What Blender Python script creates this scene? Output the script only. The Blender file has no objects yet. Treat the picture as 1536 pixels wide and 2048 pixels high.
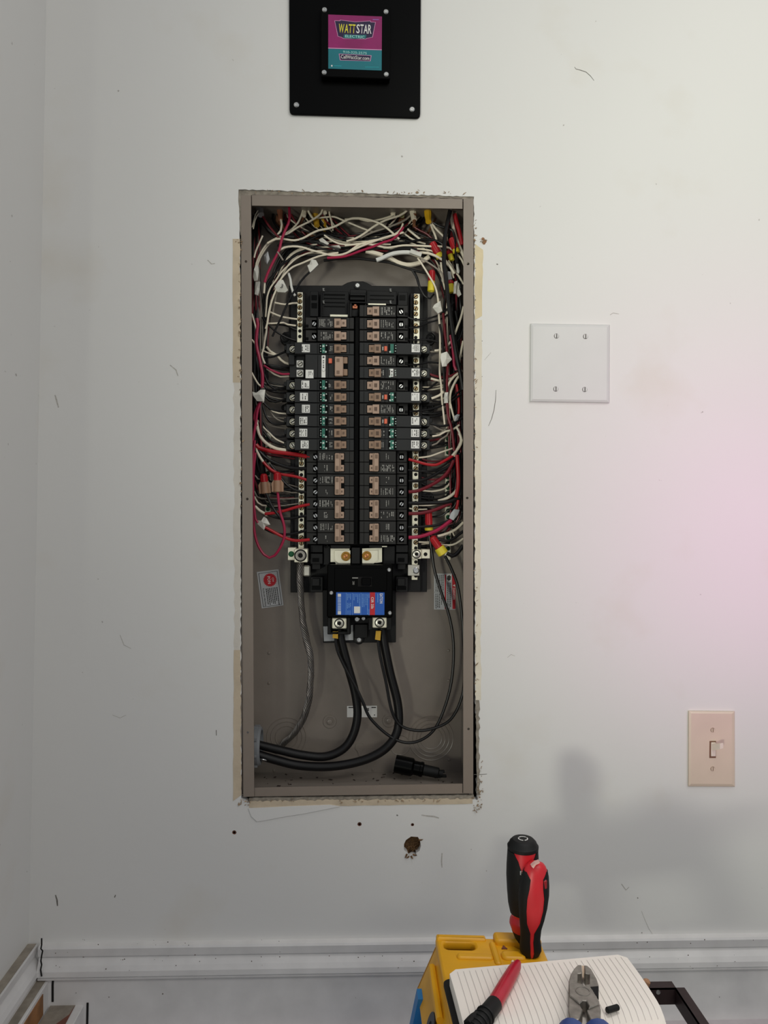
import bpy, bmesh, math, random
from mathutils import Vector, Matrix
random.seed(7)
SC = bpy.context.scene
COL = SC.collection
# ------------------------------------------------------------------ camera
D = 1.17; F = 1546.0
CAM = Vector((0.0, -D, 1.40))
YAW, PITCH, ROLL = math.radians(2.2), math.radians(0.8), math.radians(0.45)
FW = Vector((math.sin(YAW)*math.cos(PITCH), math.cos(YAW)*math.cos(PITCH), -math.sin(PITCH)))
R0 = Vector((math.cos(YAW), -math.sin(YAW), 0.0)); U0 = R0.cross(FW)
RT = R0*math.cos(ROLL) + U0*math.sin(ROLL); UP = U0*math.cos(ROLL) - R0*math.sin(ROLL)
cd = bpy.data.cameras.new('camera'); cam = bpy.data.objects.new('camera', cd); COL.objects.link(cam)
cd.sensor_fit = 'VERTICAL'; cd.sensor_height = 24.0; cd.lens = 24.0*F/2048.0; cd.clip_start = 0.01
m = Matrix((RT, UP, -FW)).transposed().to_4x4(); m.translation = CAM; cam.matrix_world = m
SC.camera = cam
# ------------------------------------------------------------------ light
w = bpy.data.worlds.new('world'); SC.world = w; w.use_nodes = True
bg = w.node_tree.nodes['Background']; bg.inputs[0].default_value = (0.91, 0.94, 1.0, 1); bg.inputs[1].default_value = 0.30
def lamp(name, kind, loc, aim, energy, color, **kw):
    d = bpy.data.lights.new(name, kind); d.energy = energy; d.color = color
    for k, v in kw.items(): setattr(d, k, v)
    o = bpy.data.objects.new(name, d); COL.objects.link(o); o.location = loc
    o.rotation_euler = (Vector(aim)-Vector(loc)).to_track_quat('-Z', 'Y').to_euler(); return o
lamp('doorway_daylight', 'SPOT', (-1.35, -3.3, 0.75), (0.95, 0, 1.86), 196, (0.99, 1.0, 0.86),
     spot_size=math.radians(38), spot_blend=1.0, shadow_soft_size=0.20)
lamp('garage_door_daylight', 'SPOT', (1.2, -3.4, 2.7), (0.72, 0, 2.02), 122, (0.99, 1.0, 0.87),
     spot_size=math.radians(41), spot_blend=1.0, shadow_soft_size=0.8)
lamp('room_fill', 'AREA', (1.3, -2.0, 3.0), (0.4, -.2, 0.9), 14, (1.0, 0.96, 0.90), shape='RECTANGLE', size=1.2, size_y=1.0)
lamp('ladder_top_fill', 'SPOT', (0.35, -0.75, 2.95), (0.35, -0.42, 0), 42, (1.0, 0.97, 0.94), spot_size=math.radians(38), spot_blend=0.9, shadow_soft_size=0.25)  # added overhead spot to brighten notebook and ladder top, no known fixture
lamp('pink_tint_fill', 'SPOT', (1.3, -1.9, 1.0), (0.66, 0, 1.38), 58, (1.0, 0.08, 0.80), spot_size=math.radians(18), spot_blend=1.0, shadow_soft_size=0.3)  # added pink spot that tints the wall at right, no known source
SC.view_settings.view_transform = 'Standard'; SC.view_settings.look = 'None'
SC.view_settings.gamma = 1.0; SC.view_settings.use_curve_mapping = False
SC.view_settings.exposure = 0.08
# ------------------------------------------------------------------ pixel <-> world
def ray(px, py): return FW + RT*((px-768.0)/F) - UP*((py-1024.0)/F)
def P(px, py, Y=0.0):
    r = ray(px, py); return CAM + r*((Y+D)/r.y)
def PZ(px, py, z):
    r = ray(px, py); return CAM + r*((z-CAM.z)/r.z)
def S(Y): return (Y+D)/F                      # metres per pixel at depth Y
# ------------------------------------------------------------------ materials
MATS = {}
def srgb(c):
    return tuple(((v/255.0)/12.92 if v/255.0 <= 0.04045 else ((v/255.0+0.055)/1.055)**2.4) for v in c)
def mat(name, rgb, rough=0.5, metal=0.0, var=0.08, scale=60.0, bump=0.0, bscale=200.0, spec=0.5, alpha=None, coat=0.0):
    if name in MATS: return MATS[name]
    M = bpy.data.materials.new(name); M.use_nodes = True
    nt = M.node_tree; b = nt.nodes['Principled BSDF']; c = srgb(rgb)
    tc = nt.nodes.new('ShaderNodeTexCoord'); n = nt.nodes.new('ShaderNodeTexNoise')
    n.inputs['Scale'].default_value = scale; n.inputs['Detail'].default_value = 4
    nt.links.new(tc.outputs['Object'], n.inputs['Vector'])
    r = nt.nodes.new('ShaderNodeValToRGB')
    r.color_ramp.elements[0].position = .3; r.color_ramp.elements[1].position = .7
    r.color_ramp.elements[0].color = tuple(max(0, v*(1-var)) for v in c)+(1,)
    r.color_ramp.elements[1].color = tuple(min(1, v*(1+var)) for v in c)+(1,)
    nt.links.new(n.outputs['Fac'], r.inputs['Fac']); nt.links.new(r.outputs['Color'], b.inputs['Base Color'])
    b.inputs['Roughness'].default_value = rough; b.inputs['Metallic'].default_value = metal
    b.inputs['Specular IOR Level'].default_value = spec
    if coat: b.inputs['Coat Weight'].default_value = coat
    if bump:
        n2 = nt.nodes.new('ShaderNodeTexNoise'); n2.inputs['Scale'].default_value = bscale; n2.inputs['Detail'].default_value = 3
        nt.links.new(tc.outputs['Object'], n2.inputs['Vector'])
        bp = nt.nodes.new('ShaderNodeBump'); bp.inputs['Strength'].default_value = bump; bp.inputs['Distance'].default_value = 0.002
        nt.links.new(n2.outputs['Fac'], bp.inputs['Height']); nt.links.new(bp.outputs['Normal'], b.inputs['Normal'])
    MATS[name] = M; return M
def wall_paint():
    M = mat('wall_paint', (228, 227, 224), .45, 0, .018, 2.2, .12, 70, .4)
    nt = M.node_tree; b = nt.nodes['Principled BSDF']
    base = b.inputs['Base Color'].links[0].from_socket
    tc = nt.nodes['Texture Coordinate']
    # blotchy touch-up paint (cream) and small dark specks and smudges
    n = nt.nodes.new('ShaderNodeTexNoise'); n.inputs['Scale'].default_value = 5.5; n.inputs['Detail'].default_value = 6
    nt.links.new(tc.outputs['Object'], n.inputs['Vector'])
    r = nt.nodes.new('ShaderNodeValToRGB'); r.color_ramp.elements[0].position = .58; r.color_ramp.elements[1].position = .78
    nt.links.new(n.outputs['Fac'], r.inputs['Fac'])
    mx = nt.nodes.new('ShaderNodeMix'); mx.data_type = 'RGBA'; mx.blend_type = 'MULTIPLY'
    nt.links.new(r.outputs['Color'], mx.inputs['Factor']); nt.links.new(base, mx.inputs['A']); mx.inputs['B'].default_value = (.94, .91, .86, 1)
    n3 = nt.nodes.new('ShaderNodeTexNoise'); n3.inputs['Scale'].default_value = 95; n3.inputs['Detail'].default_value = 2
    nt.links.new(tc.outputs['Object'], n3.inputs['Vector'])
    r3 = nt.nodes.new('ShaderNodeValToRGB'); r3.color_ramp.elements[0].position = .75; r3.color_ramp.elements[1].position = .80
    nt.links.new(n3.outputs['Fac'], r3.inputs['Fac'])
    mx2 = nt.nodes.new('ShaderNodeMix'); mx2.data_type = 'RGBA'; mx2.blend_type = 'MULTIPLY'
    nt.links.new(r3.outputs['Color'], mx2.inputs['Factor']); nt.links.new(mx.outputs['Result'], mx2.inputs['A']); mx2.inputs['B'].default_value = (.55, .52, .5, 1)
    nt.links.new(mx2.outputs['Result'], b.inputs['Base Color'])
    return M
WALL = wall_paint()
TRIM = mat('trim_paint', (226, 224, 222), .38, 0, .06, 25, .15, 60)
DIRTY = mat('dirty_trim_paint', (150, 141, 128), .6, 0, .2, 60, .2, 120)
BARE = mat('bare_wood', (150, 104, 62), .6, 0, .3, 40, .2, 90)
REDWOOD = mat('worn_red_paint', (122, 72, 58), .7, 0, .2, 60)
DARK = mat('dark_crack_and_shade', (14, 12, 11), .9, 0, .2, 60)
TAN = mat('torn_drywall_paper', (204, 188, 164), .9, 0, .10, 35, .3, 160)
GYPSUM = mat('crumbled_gypsum', (146, 138, 126), .95, 0, .3, 120, .6, 200)
INSUL = mat('brown_insulation', (112, 84, 56), 1.0, 0, .45, 260, .8, 300)
CONC = mat('concrete', (196, 188, 190), .9, 0, .08, 30, .3, 90)
TAUPE = mat('taupe_enamel', (139, 127, 116), .42, 0, .03, 30, .05, 300, .5)
TAUPEB = mat('taupe_enamel_inside', (136, 127, 118), .32, 0, .05, 30, .06, 260, .5)
BLACK = mat('black_plastic', (17, 17, 18), .45, 0, .15, 60, spec=.25)
BODY = mat('breaker_body', (36, 35, 34), .5, 0, .08, 70, spec=.3)
BODY2 = mat('arc_breaker_body', (34, 35, 36), .45, 0, .1, 50, spec=.3)
GLOSSB = mat('gloss_black', (3, 3, 3), .3, 0, .1, 30, spec=.1)
HANDLE = mat('tan_handle', (178, 150, 130), .5, 0, .05, 60)
HANDLE2 = mat('brown_handle', (150, 121, 98), .5, 0, .05, 60)
SILV = mat('zinc_plated', (205, 202, 190), .34, .75, .08, 90)
CHROME = mat('bright_screw', (220, 220, 218), .25, .9, .06, 90)
TIN = mat('tinned_aluminium', (240, 236, 214), .42, .45, .06, 90)
BRASS = mat('brass', (200, 150, 70), .28, .85, .08, 90)
COPPER = mat('copper', (190, 120, 90), .35, .8, .08, 90)
STEEL = mat('tool_steel', (146, 141, 133), .42, .7, .22, 110, .2, 200)
STRAND = mat('bare_strand', (142, 137, 132), .42, .8, .1, 90)
WHITEP = mat('white_plastic', (216, 216, 214), .38, 0, .02, 20, .1, 40, .4)
IVORY = mat('ivory_plastic', (222, 203, 184), .35, 0, .05, 14, .08, 50)
STICK = mat('white_sticker', (236, 235, 230), .55, 0, .04, 60)
STICKG = mat('grey_sticker', (190, 192, 194), .5, 0, .05, 60)
PRINT = mat('dark_print', (52, 50, 48), .6, 0, .1, 60)
PRINTW = mat('pale_print', (168, 166, 160), .6, 0, .1, 60)
GREEN = mat('green_board', (30, 110, 92), .4, 0, .2, 200)
GREENS = mat('green_screw', (20, 100, 60), .4, .3, .15, 90)
ORANGE = mat('orange_button', (226, 108, 78), .4, 0, .05, 60)
BLUEL = mat('blue_label', (28, 92, 186), .45, 0, .03, 40)
REDL = mat('red_label', (196, 26, 40), .5, 0, .05, 40)
GREYP = mat('grey_pvc', (128, 131, 134), .45, 0, .05, 60)
YELL = mat('yellow_plastic', (226, 166, 24), .45, 0, .08, 22, .1, 90)
BLUEF = mat('blue_fibreglass', (40, 124, 190), .5, 0, .08, 30)
RUBBER = mat('black_rubber', (18, 19, 19), .6, 0, .12, 80, spec=.3)
REDP = mat('red_plastic', (206, 36, 46), .38, 0, .05, 40)
REDD = mat('dark_red_plastic', (150, 18, 26), .42, 0, .05, 40)
BLUEG = mat('blue_grip', (44, 74, 136), .5, 0, .08, 40)
PAPER = mat('cream_paper', (244, 237, 227), .8, 0, .02, 12)
RULE = mat('grey_ruling', (196, 190, 188), .8, 0, .02, 12)
BROWNM = mat('dark_brown_metal', (62, 48, 48), .5, .4, .15, 50)
MAG = mat('magenta_print', (140, 14, 96), .5, 0, .18, 30)
TEAL = mat('teal_print', (0, 112, 124), .5, 0, .06, 30)
NAVY = mat('navy_print', (30, 12, 60), .5, 0, .06, 30)
PINKP = mat('pink_outline', (214, 150, 190), .5, 0, .06, 30)
YELP = mat('yellow_print', (226, 214, 60), .5, 0, .06, 30)
WHTP = mat('white_print', (232, 230, 226), .5, 0, .04, 30)
WM = {'w': mat('cream_insulation', (238, 228, 206), .42, 0, .06, 40), 'k': mat('black_insulation', (17, 16, 17), .40, 0, .1, 40, spec=.35),
      'r': mat('red_insulation', (176, 22, 32), .38, 0, .08, 40), 'm': mat('maroon_insulation', (112, 22, 34), .4, 0, .08, 40),
      'p': mat('magenta_red_insulation', (168, 30, 70), .38, 0, .08, 40), 'g': mat('grey_insulation', (150, 142, 130), .45, 0, .06, 40),
      'c': mat('copper_wire', (150, 92, 66), .4, .6, .1, 60), 'b': mat('white_cable_jacket', (230, 230, 224), .45, 0, .04, 40),
      't': mat('brown_kraft_paper', (120, 78, 50), .8, 0, .2, 60), 'y': mat('yellow_jacket', (206, 160, 40), .5, 0, .08, 60)}
NUTR = mat('red_wire_nut', (178, 24, 34), .45, 0, .06, 60)
NUTY = mat('yellow_wire_nut', (226, 206, 50), .5, 0, .06, 60)
NUTT = mat('tan_wire_nut', (160, 124, 98), .5, 0, .06, 60)
# ------------------------------------------------------------------ mesh builder
class MB:
    def __init__(s): s.v = []; s.f = []; s.sm = []
    def add(s, vs, fs, smooth=False):
        o = len(s.v); s.v += [Vector(v) for v in vs]; s.f += [[i+o for i in f] for f in fs]; s.sm += [smooth]*len(fs); return s
    def box(s, a, b):
        x0, x1 = sorted((a[0], b[0])); y0, y1 = sorted((a[1], b[1])); z0, z1 = sorted((a[2], b[2]))
        v = [(x0,y0,z0),(x1,y0,z0),(x1,y1,z0),(x0,y1,z0),(x0,y0,z1),(x1,y0,z1),(x1,y1,z1),(x0,y1,z1)]
        return s.add(v, [(0,3,2,1),(4,5,6,7),(0,1,5,4),(1,2,6,5),(2,3,7,6),(3,0,4,7)])
    def bbox(s, a, b, bev):
        """box with chamfered edges"""
        bm = bmesh.new(); bmesh.ops.create_cube(bm, size=1.0)
        sz = [max(1e-5, abs(b[i]-a[i])) for i in range(3)]; c = [(a[i]+b[i])/2 for i in range(3)]
        for q in bm.verts: q.co = Vector([q.co[i]*sz[i]+c[i] for i in range(3)])
        bmesh.ops.bevel(bm, geom=bm.edges[:], offset=min(bev, min(sz)*.45), segments=1, affect='EDGES')
        bm.verts.index_update()
        s.add([q.co.copy() for q in bm.verts], [[q.index for q in f.verts] for f in bm.faces]); bm.free(); return s
    def prism(s, poly, ext):
        """poly: list of Vectors (planar, any order), ext: extrusion Vector; concave outlines allowed"""
        n = len(poly); ext = Vector(ext); nor = Vector((0, 0, 0))
        for i in range(n):
            a, b = poly[i], poly[(i+1) % n]; nor += a.cross(b)
        pl = list(poly)
        if nor.dot(ext) > 0: pl.reverse()
        v = pl + [q+ext for q in pl]
        f = [list(range(n)), list(range(2*n-1, n-1, -1))]
        f += [[(i+1) % n, i, i+n, (i+1) % n+n] for i in range(n)]
        return s.add(v, f)
    def tube(s, pts, r, k=8, cap=True):
        pts = [Vector(q) for q in pts]; n = len(pts)
        rs = r if isinstance(r, (list, tuple)) else [r]*n
        vs = []; fs = []; t0 = (pts[1]-pts[0]).normalized()
        a = t0.cross(Vector((0, 1, 0)));
        if a.length < .1: a = t0.cross(Vector((1, 0, 0)))
        a.normalize()
        for i in range(n):
            t = (pts[min(i+1, n-1)]-pts[max(i-1, 0)])
            if t.length < 1e-9: t = t0
            t.normalize(); a = (a - t*a.dot(t));
            if a.length < 1e-6: a = t.orthogonal()
            a.normalize(); b = t.cross(a)
            for j in range(k):
                an = 2*math.pi*j/k; vs.append(pts[i] + a*math.cos(an)*rs[i] + b*math.sin(an)*rs[i])
        for i in range(n-1):
            for j in range(k):
                fs.append((i*k+j, i*k+(j+1) % k, (i+1)*k+(j+1) % k, (i+1)*k+j))
        s.add(vs, fs, True)
        if cap:
            o = len(s.v)-n*k
            s.f += [[o+j for j in range(k-1, -1, -1)], [o+(n-1)*k+j for j in range(k)]]; s.sm += [False, False]
        return s
    def lathe(s, prof, c, ax, k=20, smooth=True):
        """prof: (radius, distance along ax) list; ax: axis vector"""
        ax = Vector(ax).normalized(); a = ax.orthogonal().normalized(); b = ax.cross(a); c = Vector(c)
        vs = []; fs = []; n = len(prof)
        for (r, h) in prof:
            for j in range(k):
                an = 2*math.pi*j/k; vs.append(c + ax*h + (a*math.cos(an)+b*math.sin(an))*max(r, 1e-6))
        for i in range(n-1):
            for j in range(k): fs.append((i*k+j, i*k+(j+1) % k, (i+1)*k+(j+1) % k, (i+1)*k+j))
        s.add(vs, fs, smooth); o = len(s.v)-n*k
        if prof[0][0] > 1e-5: s.f.append([o+j for j in range(k-1, -1, -1)]); s.sm.append(False)
        if prof[-1][0] > 1e-5: s.f.append([o+(n-1)*k+j for j in range(k)]); s.sm.append(False)
        return s
    def ring(s, c, ax, R, r, k=28, q=6):
        ax = Vector(ax).normalized(); a = ax.orthogonal().normalized(); b = ax.cross(a); c = Vector(c); vs = []; fs = []
        for i in range(k):
            d = a*math.cos(2*math.pi*i/k)+b*math.sin(2*math.pi*i/k)
            for j in range(q):
                an = 2*math.pi*j/q; vs.append(c + d*(R+r*math.cos(an)) + ax*r*math.sin(an))
        for i in range(k):
            for j in range(q): fs.append((i*q+j, i*q+(j+1) % q, ((i+1) % k)*q+(j+1) % q, ((i+1) % k)*q+j))
        return s.add(vs, fs, True)
    def loft(s, rings, closed=True, caps=True, smooth=True):
        k = len(rings[0]); vs = [q for r in rings for q in r]; fs = []
        for i in range(len(rings)-1):
            for j in range(k if closed else k-1):
                fs.append((i*k+j, i*k+(j+1) % k, (i+1)*k+(j+1) % k, (i+1)*k+j))
        s.add(vs, fs, smooth)
        if caps and closed:
            o = len(s.v)-len(vs)
            s.f += [[o+j for j in range(k-1, -1, -1)], [o+(len(rings)-1)*k+j for j in range(k)]]; s.sm += [False]*2
        return s
ORG = {}
def tag(o, label=None, cat=None, group=None, kind=None):
    if label: o['label'] = label
    if cat: o['category'] = cat
    if group: o['group'] = group
    if kind: o['kind'] = kind
    return o
def thing(name, loc, label, cat, group=None):
    o = bpy.data.objects.new(name, None); o.empty_display_size = .02; COL.objects.link(o); o.location = loc
    ORG[o] = Vector(loc); return tag(o, label, cat, group)
def link(name, me, material, parent, org):
    o = bpy.data.objects.new(name, me); COL.objects.link(o)
    if me.materials: me.materials.clear()
    me.materials.append(material)
    if parent is not None: o.parent = parent
    else: o.location = org
    ORG[o] = org; return o
def obj(name, mb, material, parent=None, origin=None, sharp=32, label=None):
    org = ORG[parent] if parent is not None else (Vector(origin) if origin is not None else
          Vector((sum(q.x for q in mb.v)/len(mb.v), sum(q.y for q in mb.v)/len(mb.v), min(q.z for q in mb.v))))
    me = bpy.data.meshes.new(name); me.from_pydata([q-org for q in mb.v], [], mb.f)
    me.polygons.foreach_set('use_smooth', mb.sm); me.validate(); me.update()
    bm = bmesh.new(); bm.from_mesh(me); bmesh.ops.recalc_face_normals(bm, faces=bm.faces[:]); bm.to_mesh(me); bm.free()
    if any(mb.sm): me.set_sharp_from_angle(angle=math.radians(sharp))
    o = link(name, me, material, parent, org)
    if label: o['label'] = label
    return o
def struct(name, mb, material, origin=None):
    o = obj(name, mb, material, None, origin); o['kind'] = 'structure'; return o
def plate(name, outer, holes, Y, thick, material, parent=None, origin=None, bevel=0.0, label=None):
    """flat plate facing the room, outline and holes as (x,z) world points, front face at Y, thickness away from camera"""
    cu = bpy.data.curves.new('outline', 'CURVE'); cu.dimensions = '2D'; cu.fill_mode = 'BOTH'
    cu.extrude = max(1e-5, thick/2-bevel); cu.bevel_depth = bevel; cu.bevel_resolution = 0; cu.offset = -bevel
    for pl in [outer]+list(holes):
        sp = cu.splines.new('POLY'); sp.points.add(len(pl)-1); sp.use_cyclic_u = True
        for i, (x, z) in enumerate(pl): sp.points[i].co = (x, z, 0, 1)
    tmp = bpy.data.objects.new('outline', cu); COL.objects.link(tmp)
    me = bpy.data.meshes.new_from_object(tmp); me.name = name
    bpy.data.objects.remove(tmp); bpy.data.curves.remove(cu)
    org = ORG[parent] if parent is not None else Vector(origin)
    me.transform(Matrix.Translation(-org) @ Matrix.Translation((0, Y+thick/2, 0)) @ Matrix.Rotation(math.pi/2, 4, 'X'))
    o = link(name, me, material, parent, org)
    if label: o['label'] = label
    return o
def xz(px, py, Y=0.0): q = P(px, py, Y); return (q.x, q.z)
def circ(px, py, rpx, Y=0.0, k=16):
    q = P(px, py, Y); r = rpx*S(Y); return [(q.x+r*math.cos(2*math.pi*i/k), q.z+r*math.sin(2*math.pi*i/k)) for i in range(k)]
def text(name, s, px, py, h_px, Y, material, parent, rot=0.0, width=None, thick=0.0002, bold=0.0):
    """flat lettering centred on a pixel at depth Y; h_px cap height, width = fitted width in px; rot clockwise degrees in the picture"""
    cu = bpy.data.curves.new('lettering', 'FONT'); cu.body = s; cu.size = 1.0; cu.resolution_u = 2; cu.offset = bold; cu.space_character = 1.0+bold*4
    cu.align_x = 'CENTER'; cu.align_y = 'CENTER'
    tmp = bpy.data.objects.new('lettering', cu); COL.objects.link(tmp); me = bpy.data.meshes.new_from_object(tmp); me.name = name
    bpy.data.objects.remove(tmp); bpy.data.curves.remove(cu)
    xs = [v.co.x for v in me.vertices]; ys = [v.co.y for v in me.vertices]
    cx, cy = (min(xs)+max(xs))/2, (min(ys)+max(ys))/2; sy = h_px*S(Y)/max(1e-6, max(ys)-min(ys))
    sx = width*S(Y)/max(1e-6, max(xs)-min(xs)) if width else sy
    c = P(px, py, Y)
    me.transform(Matrix.Translation(c-ORG[parent]) @ Matrix.Rotation(math.radians(rot), 4, 'Y') @ Matrix.Rotation(math.pi/2, 4, 'X') @ Matrix.Diagonal((sx, sy, 1, 1)) @ Matrix.Translation((-cx, -cy, 0)))
    return link(name, me, material, parent, ORG[parent])
def pxbox(mb, x0, y0, x1, y1, Y0, Y1, bev=0.0):
    """box whose front face (depth Y0) covers the given pixels, reaching back to Y1"""
    cx, cy = (x0+x1)/2, (y0+y1)/2
    a = P(x0, cy, Y0).x; b = P(x1, cy, Y0).x; t = P(cx, y0, Y0).z; u = P(cx, y1, Y0).z
    if bev: return mb.bbox((a, Y0, u), (b, Y1, t), bev)
    return mb.box((a, Y0, u), (b, Y1, t))
def pxprism(mb, pts, Y0, Y1): return mb.prism([P(x, y, Y0) for x, y in pts], (0, Y1-Y0, 0))
def spline(pts, step=0.006):
    """Catmull-Rom through points"""
    pts = [Vector(q) for q in pts]; n = len(pts); out = []
    for i in range(n-1):
        p0 = pts[max(i-1, 0)]; p1 = pts[i]; p2 = pts[i+1]; p3 = pts[min(i+2, n-1)]
        k = max(1, int((p2-p1).length/step))
        for j in range(k):
            t = j/k
            out.append(.5*((2*p1)+(p2-p0)*t+(2*p0-5*p1+4*p2-p3)*t*t+(3*p1-p0-3*p2+p3)*t**3))
    out.append(pts[-1]); return out
# ================================================================== SETTING
def jag(a, b, amp, step=7.0, rnd=random):
    """jittered pixel points from a to b (b excluded)"""
    L = math.hypot(b[0]-a[0], b[1]-a[1]); n = max(1, int(L/step)); nx, ny = -(b[1]-a[1])/L, (b[0]-a[0])/L; out = []
    for i in range(n):
        t = i/n; j = rnd.uniform(-amp, amp) if i else 0
        out.append((a[0]+(b[0]-a[0])*t+nx*j, a[1]+(b[1]-a[1])*t+ny*j))
    return out
XL = P(86, 1000).x; ZB = P(768, 2044).z
op = jag((477, 379), (948, 393), 1.2) + jag((948, 393), (950, 900), 1.0) + jag((950, 900), (951, 1400), 1.2) + jag((951, 1400), (957, 1470), 2) + jag((957, 1470), (955, 1600), 2.5) \
   + jag((955, 1600), (500, 1607), 1.6) + jag((500, 1607), (482, 1597), 2) + jag((482, 1597), (481, 900), 1.2) + jag((481, 900), (479, 480), 1.6) + jag((479, 480), (477, 379), 1)
bighole = [(808, 1688), (812, 1680), (822, 1673), (836, 1674), (840, 1682), (842, 1692), (839, 1702), (832, 1706), (834, 1712), (824, 1711), (818, 1715), (815, 1706), (808, 1700)]
anch = [circ(468.5, 1665, 4.5, k=8), circ(719, 1648.5, 4.5, k=8), circ(825, 1649.5, 3.5, k=7)]
X1 = 2.2; ZT = 2.75
outer = [(XL-.1, 0.0), (X1, 0.0), (X1, ZT), (XL-.1, ZT)]
wall = plate('wall_back', outer, [[xz(*q) for q in op], [xz(*q) for q in bighole]]+anch, 0.0, 0.013, WALL, origin=(0, 0, 0)); wall['kind'] = 'structure'
# dark sheet added behind the drywall to block light, open for the panel
fr = [[xz(*q) for q in ((481, 385), (951, 385), (951, 1603), (481, 1603))]]
plate('light_block_sheet', [(XL-.1, 0), (X1, 0), (X1, ZT), (XL-.1, ZT)], fr, 0.030, 0.09, DARK, wall)
mb = MB(); mb.box((P(795, 1700, .02).x, .016, P(823, 1725, .02).z), (P(850, 1700, .02).x, .029, P(823, 1665, .02).z)); o = obj('insulation', mb, INSUL, wall)
mb = MB()
for i in range(26):
    a = random.uniform(0, 6.28); r = random.uniform(2, 15); x, y = 825+r*math.cos(a), 1693+r*1.1*math.sin(a)
    q = P(x, y, .012); d = Vector((random.uniform(-1, 1), random.uniform(-.8, .2), random.uniform(-1, 1)))*.006
    mb.tube([q, q+d*.5+Vector((0, -.001, .001)), q+d], [.0006, .0008, .0003], 4)
for x, y, dx, dy in ((838, 1680, 8, -1), (818, 1713, -6, 3), (822, 1712, 4, 6), (826, 1709, 8, 2), (814, 1708, -4, 8)):
    q = P(x, y, .0); e = P(x+dx, y+dy, -.002); mb.tube([q, (q+e)/2+Vector((0, -.001, 0)), e], [.0015, .0012, .0004], 4)
tag(obj('torn_fibres', mb, INSUL, wall), kind='stuff')
for (x, y, r) in ((468.5, 1665, 4.0), (719, 1648.5, 4.0), (825, 1649.5, 3.0)):
    mb = MB(); mb.lathe([(r*S(0)*.55, 0), (r*S(0), 0), (r*S(0), .01), (r*S(0)*.55, .01), (r*S(0)*.55, 0)], P(x, y, .001), (0, 1, 0), 10); obj('wall_anchor', mb, mat('anchor_brown', (104, 62, 44), .6), wall)
# torn paper strips around the opening (left, right, bottom) and crumbled gypsum along the cut edge
def strip(name, inner, outer_pts, Y, th, material):
    return plate(name, [xz(*q) for q in inner+outer_pts], [], Y, th, material, wall)
def vert(xa, ya, xb, yb, amp, step=6): return jag((xa, ya), (xb, yb), amp, step)+[(xb, yb)]
strip('torn_paper', vert(480, 478, 481, 765, 1.2), vert(466, 765, 465.5, 478, .5, 20), -.0006, .0008, TAN)
strip('torn_paper', vert(481, 1300, 482.5, 1590, 1.2), vert(466, 1602, 468, 1300, .8, 18), -.0006, .0008, TAN)
strip('torn_paper', vert(950, 488, 950, 640, 1.2), vert(964, 632, 966, 500, .8, 14), -.0006, .0008, mat('torn_paper_gold', (224, 208, 172), .9, 0, .08, 35, .3, 160))
pale = mat('torn_paper_pale', (226, 218, 200), .9, 0, .05, 35, .3, 160)
strip('torn_paper', vert(950, 640, 950, 1080, 1.4), vert(961, 1080, 964, 640, 1.0, 16), -.0005, .0007, pale)
strip('torn_paper', vert(950, 1080, 951, 1400, 1.5), vert(962, 1400, 961, 1080, 1.5, 12), -.0004, .0006, pale)
strip('torn_paper', vert(481, 764, 481, 1302, 1.0), vert(469, 1302, 467, 764, 2.0, 16), -.0003, .0005, mat('torn_paper_grey', (212, 206, 196), .9, 0, .05, 35, .3, 160))
strip('torn_paper', vert(500, 1602, 945, 1597, 1.8, 5), vert(945, 1607, 498, 1615, .8, 16), -.0006, .0008, TAN)
strip('gypsum_edge', vert(476, 379, 947, 391, 1.2, 8), vert(947, 397, 482, 389, 1.0, 9), .002, .010, GYPSUM)
strip('gypsum_edge', vert(951, 1400, 954, 1590, 1.0, 8), vert(959, 1590, 958, 1400, 2.0, 6), -.001, .002, GYPSUM)
strip('gypsum_edge', vert(498, 1597, 948, 1591, .8, 8), vert(948, 1600, 498, 1606, 1.8, 7), .001, .010, GYPSUM)
strip('gypsum_edge', vert(475, 380, 481, 470, 1, 9), vert(484, 470, 483, 388, .8, 9), .001, .010, GYPSUM)
mb = MB()   # crumbs and curled paper scraps at the corners and along the sides
for (x, y, sx, sy, n) in ((955, 1607, 9, 14, 26), (492, 1603, 12, 6, 18), (480, 640, 2, 140, 34), (482, 900, 2, 120, 18), (950, 700, 2, 260, 40), (952, 1250, 2, 140, 18), (960, 1560, 5, 40, 18), (479, 483, 7, 3, 8), (967, 482, 4, 5, 10), (700, 1601, 190, 3, 30), (720, 385, 220, 3, 34)):
    for i in range(n):
        q = P(x+random.uniform(-sx, sx), y+random.uniform(-sy, sy), 0)+Vector((0, -.001, 0))
        d = Vector((random.uniform(-1, 1), random.uniform(-.6, .1), random.uniform(-1, 1)))*random.uniform(.001, .0045)
        e = Vector((random.uniform(-1, 1), random.uniform(-.6, .1), random.uniform(-1, 1)))*random.uniform(.001, .003)
        nn = d.cross(e); nn = nn.normalized()*.0005 if nn.length > 1e-9 else Vector((0, .0005, 0)); mb.prism([q, q+d, q+d*.7+e, q+e], nn)
tag(obj('gypsum_crumbs', mb, mat('crumbs', (160, 138, 112), .95, 0, .35, 150), wall), kind='stuff')
mb = MB()   # lifted flap of paint below the opening
fl = [(497, 1616), (503, 1632), (514, 1642), (530, 1640), (560, 1634), (610, 1626), (680, 1612), (660, 1609), (580, 1612)]
base = [P(x, y, -.0002) for x, y in fl]; mb.prism(base, (0, -.0016, 0)); obj('loose_paint', mb, WALL, wall)
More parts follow.
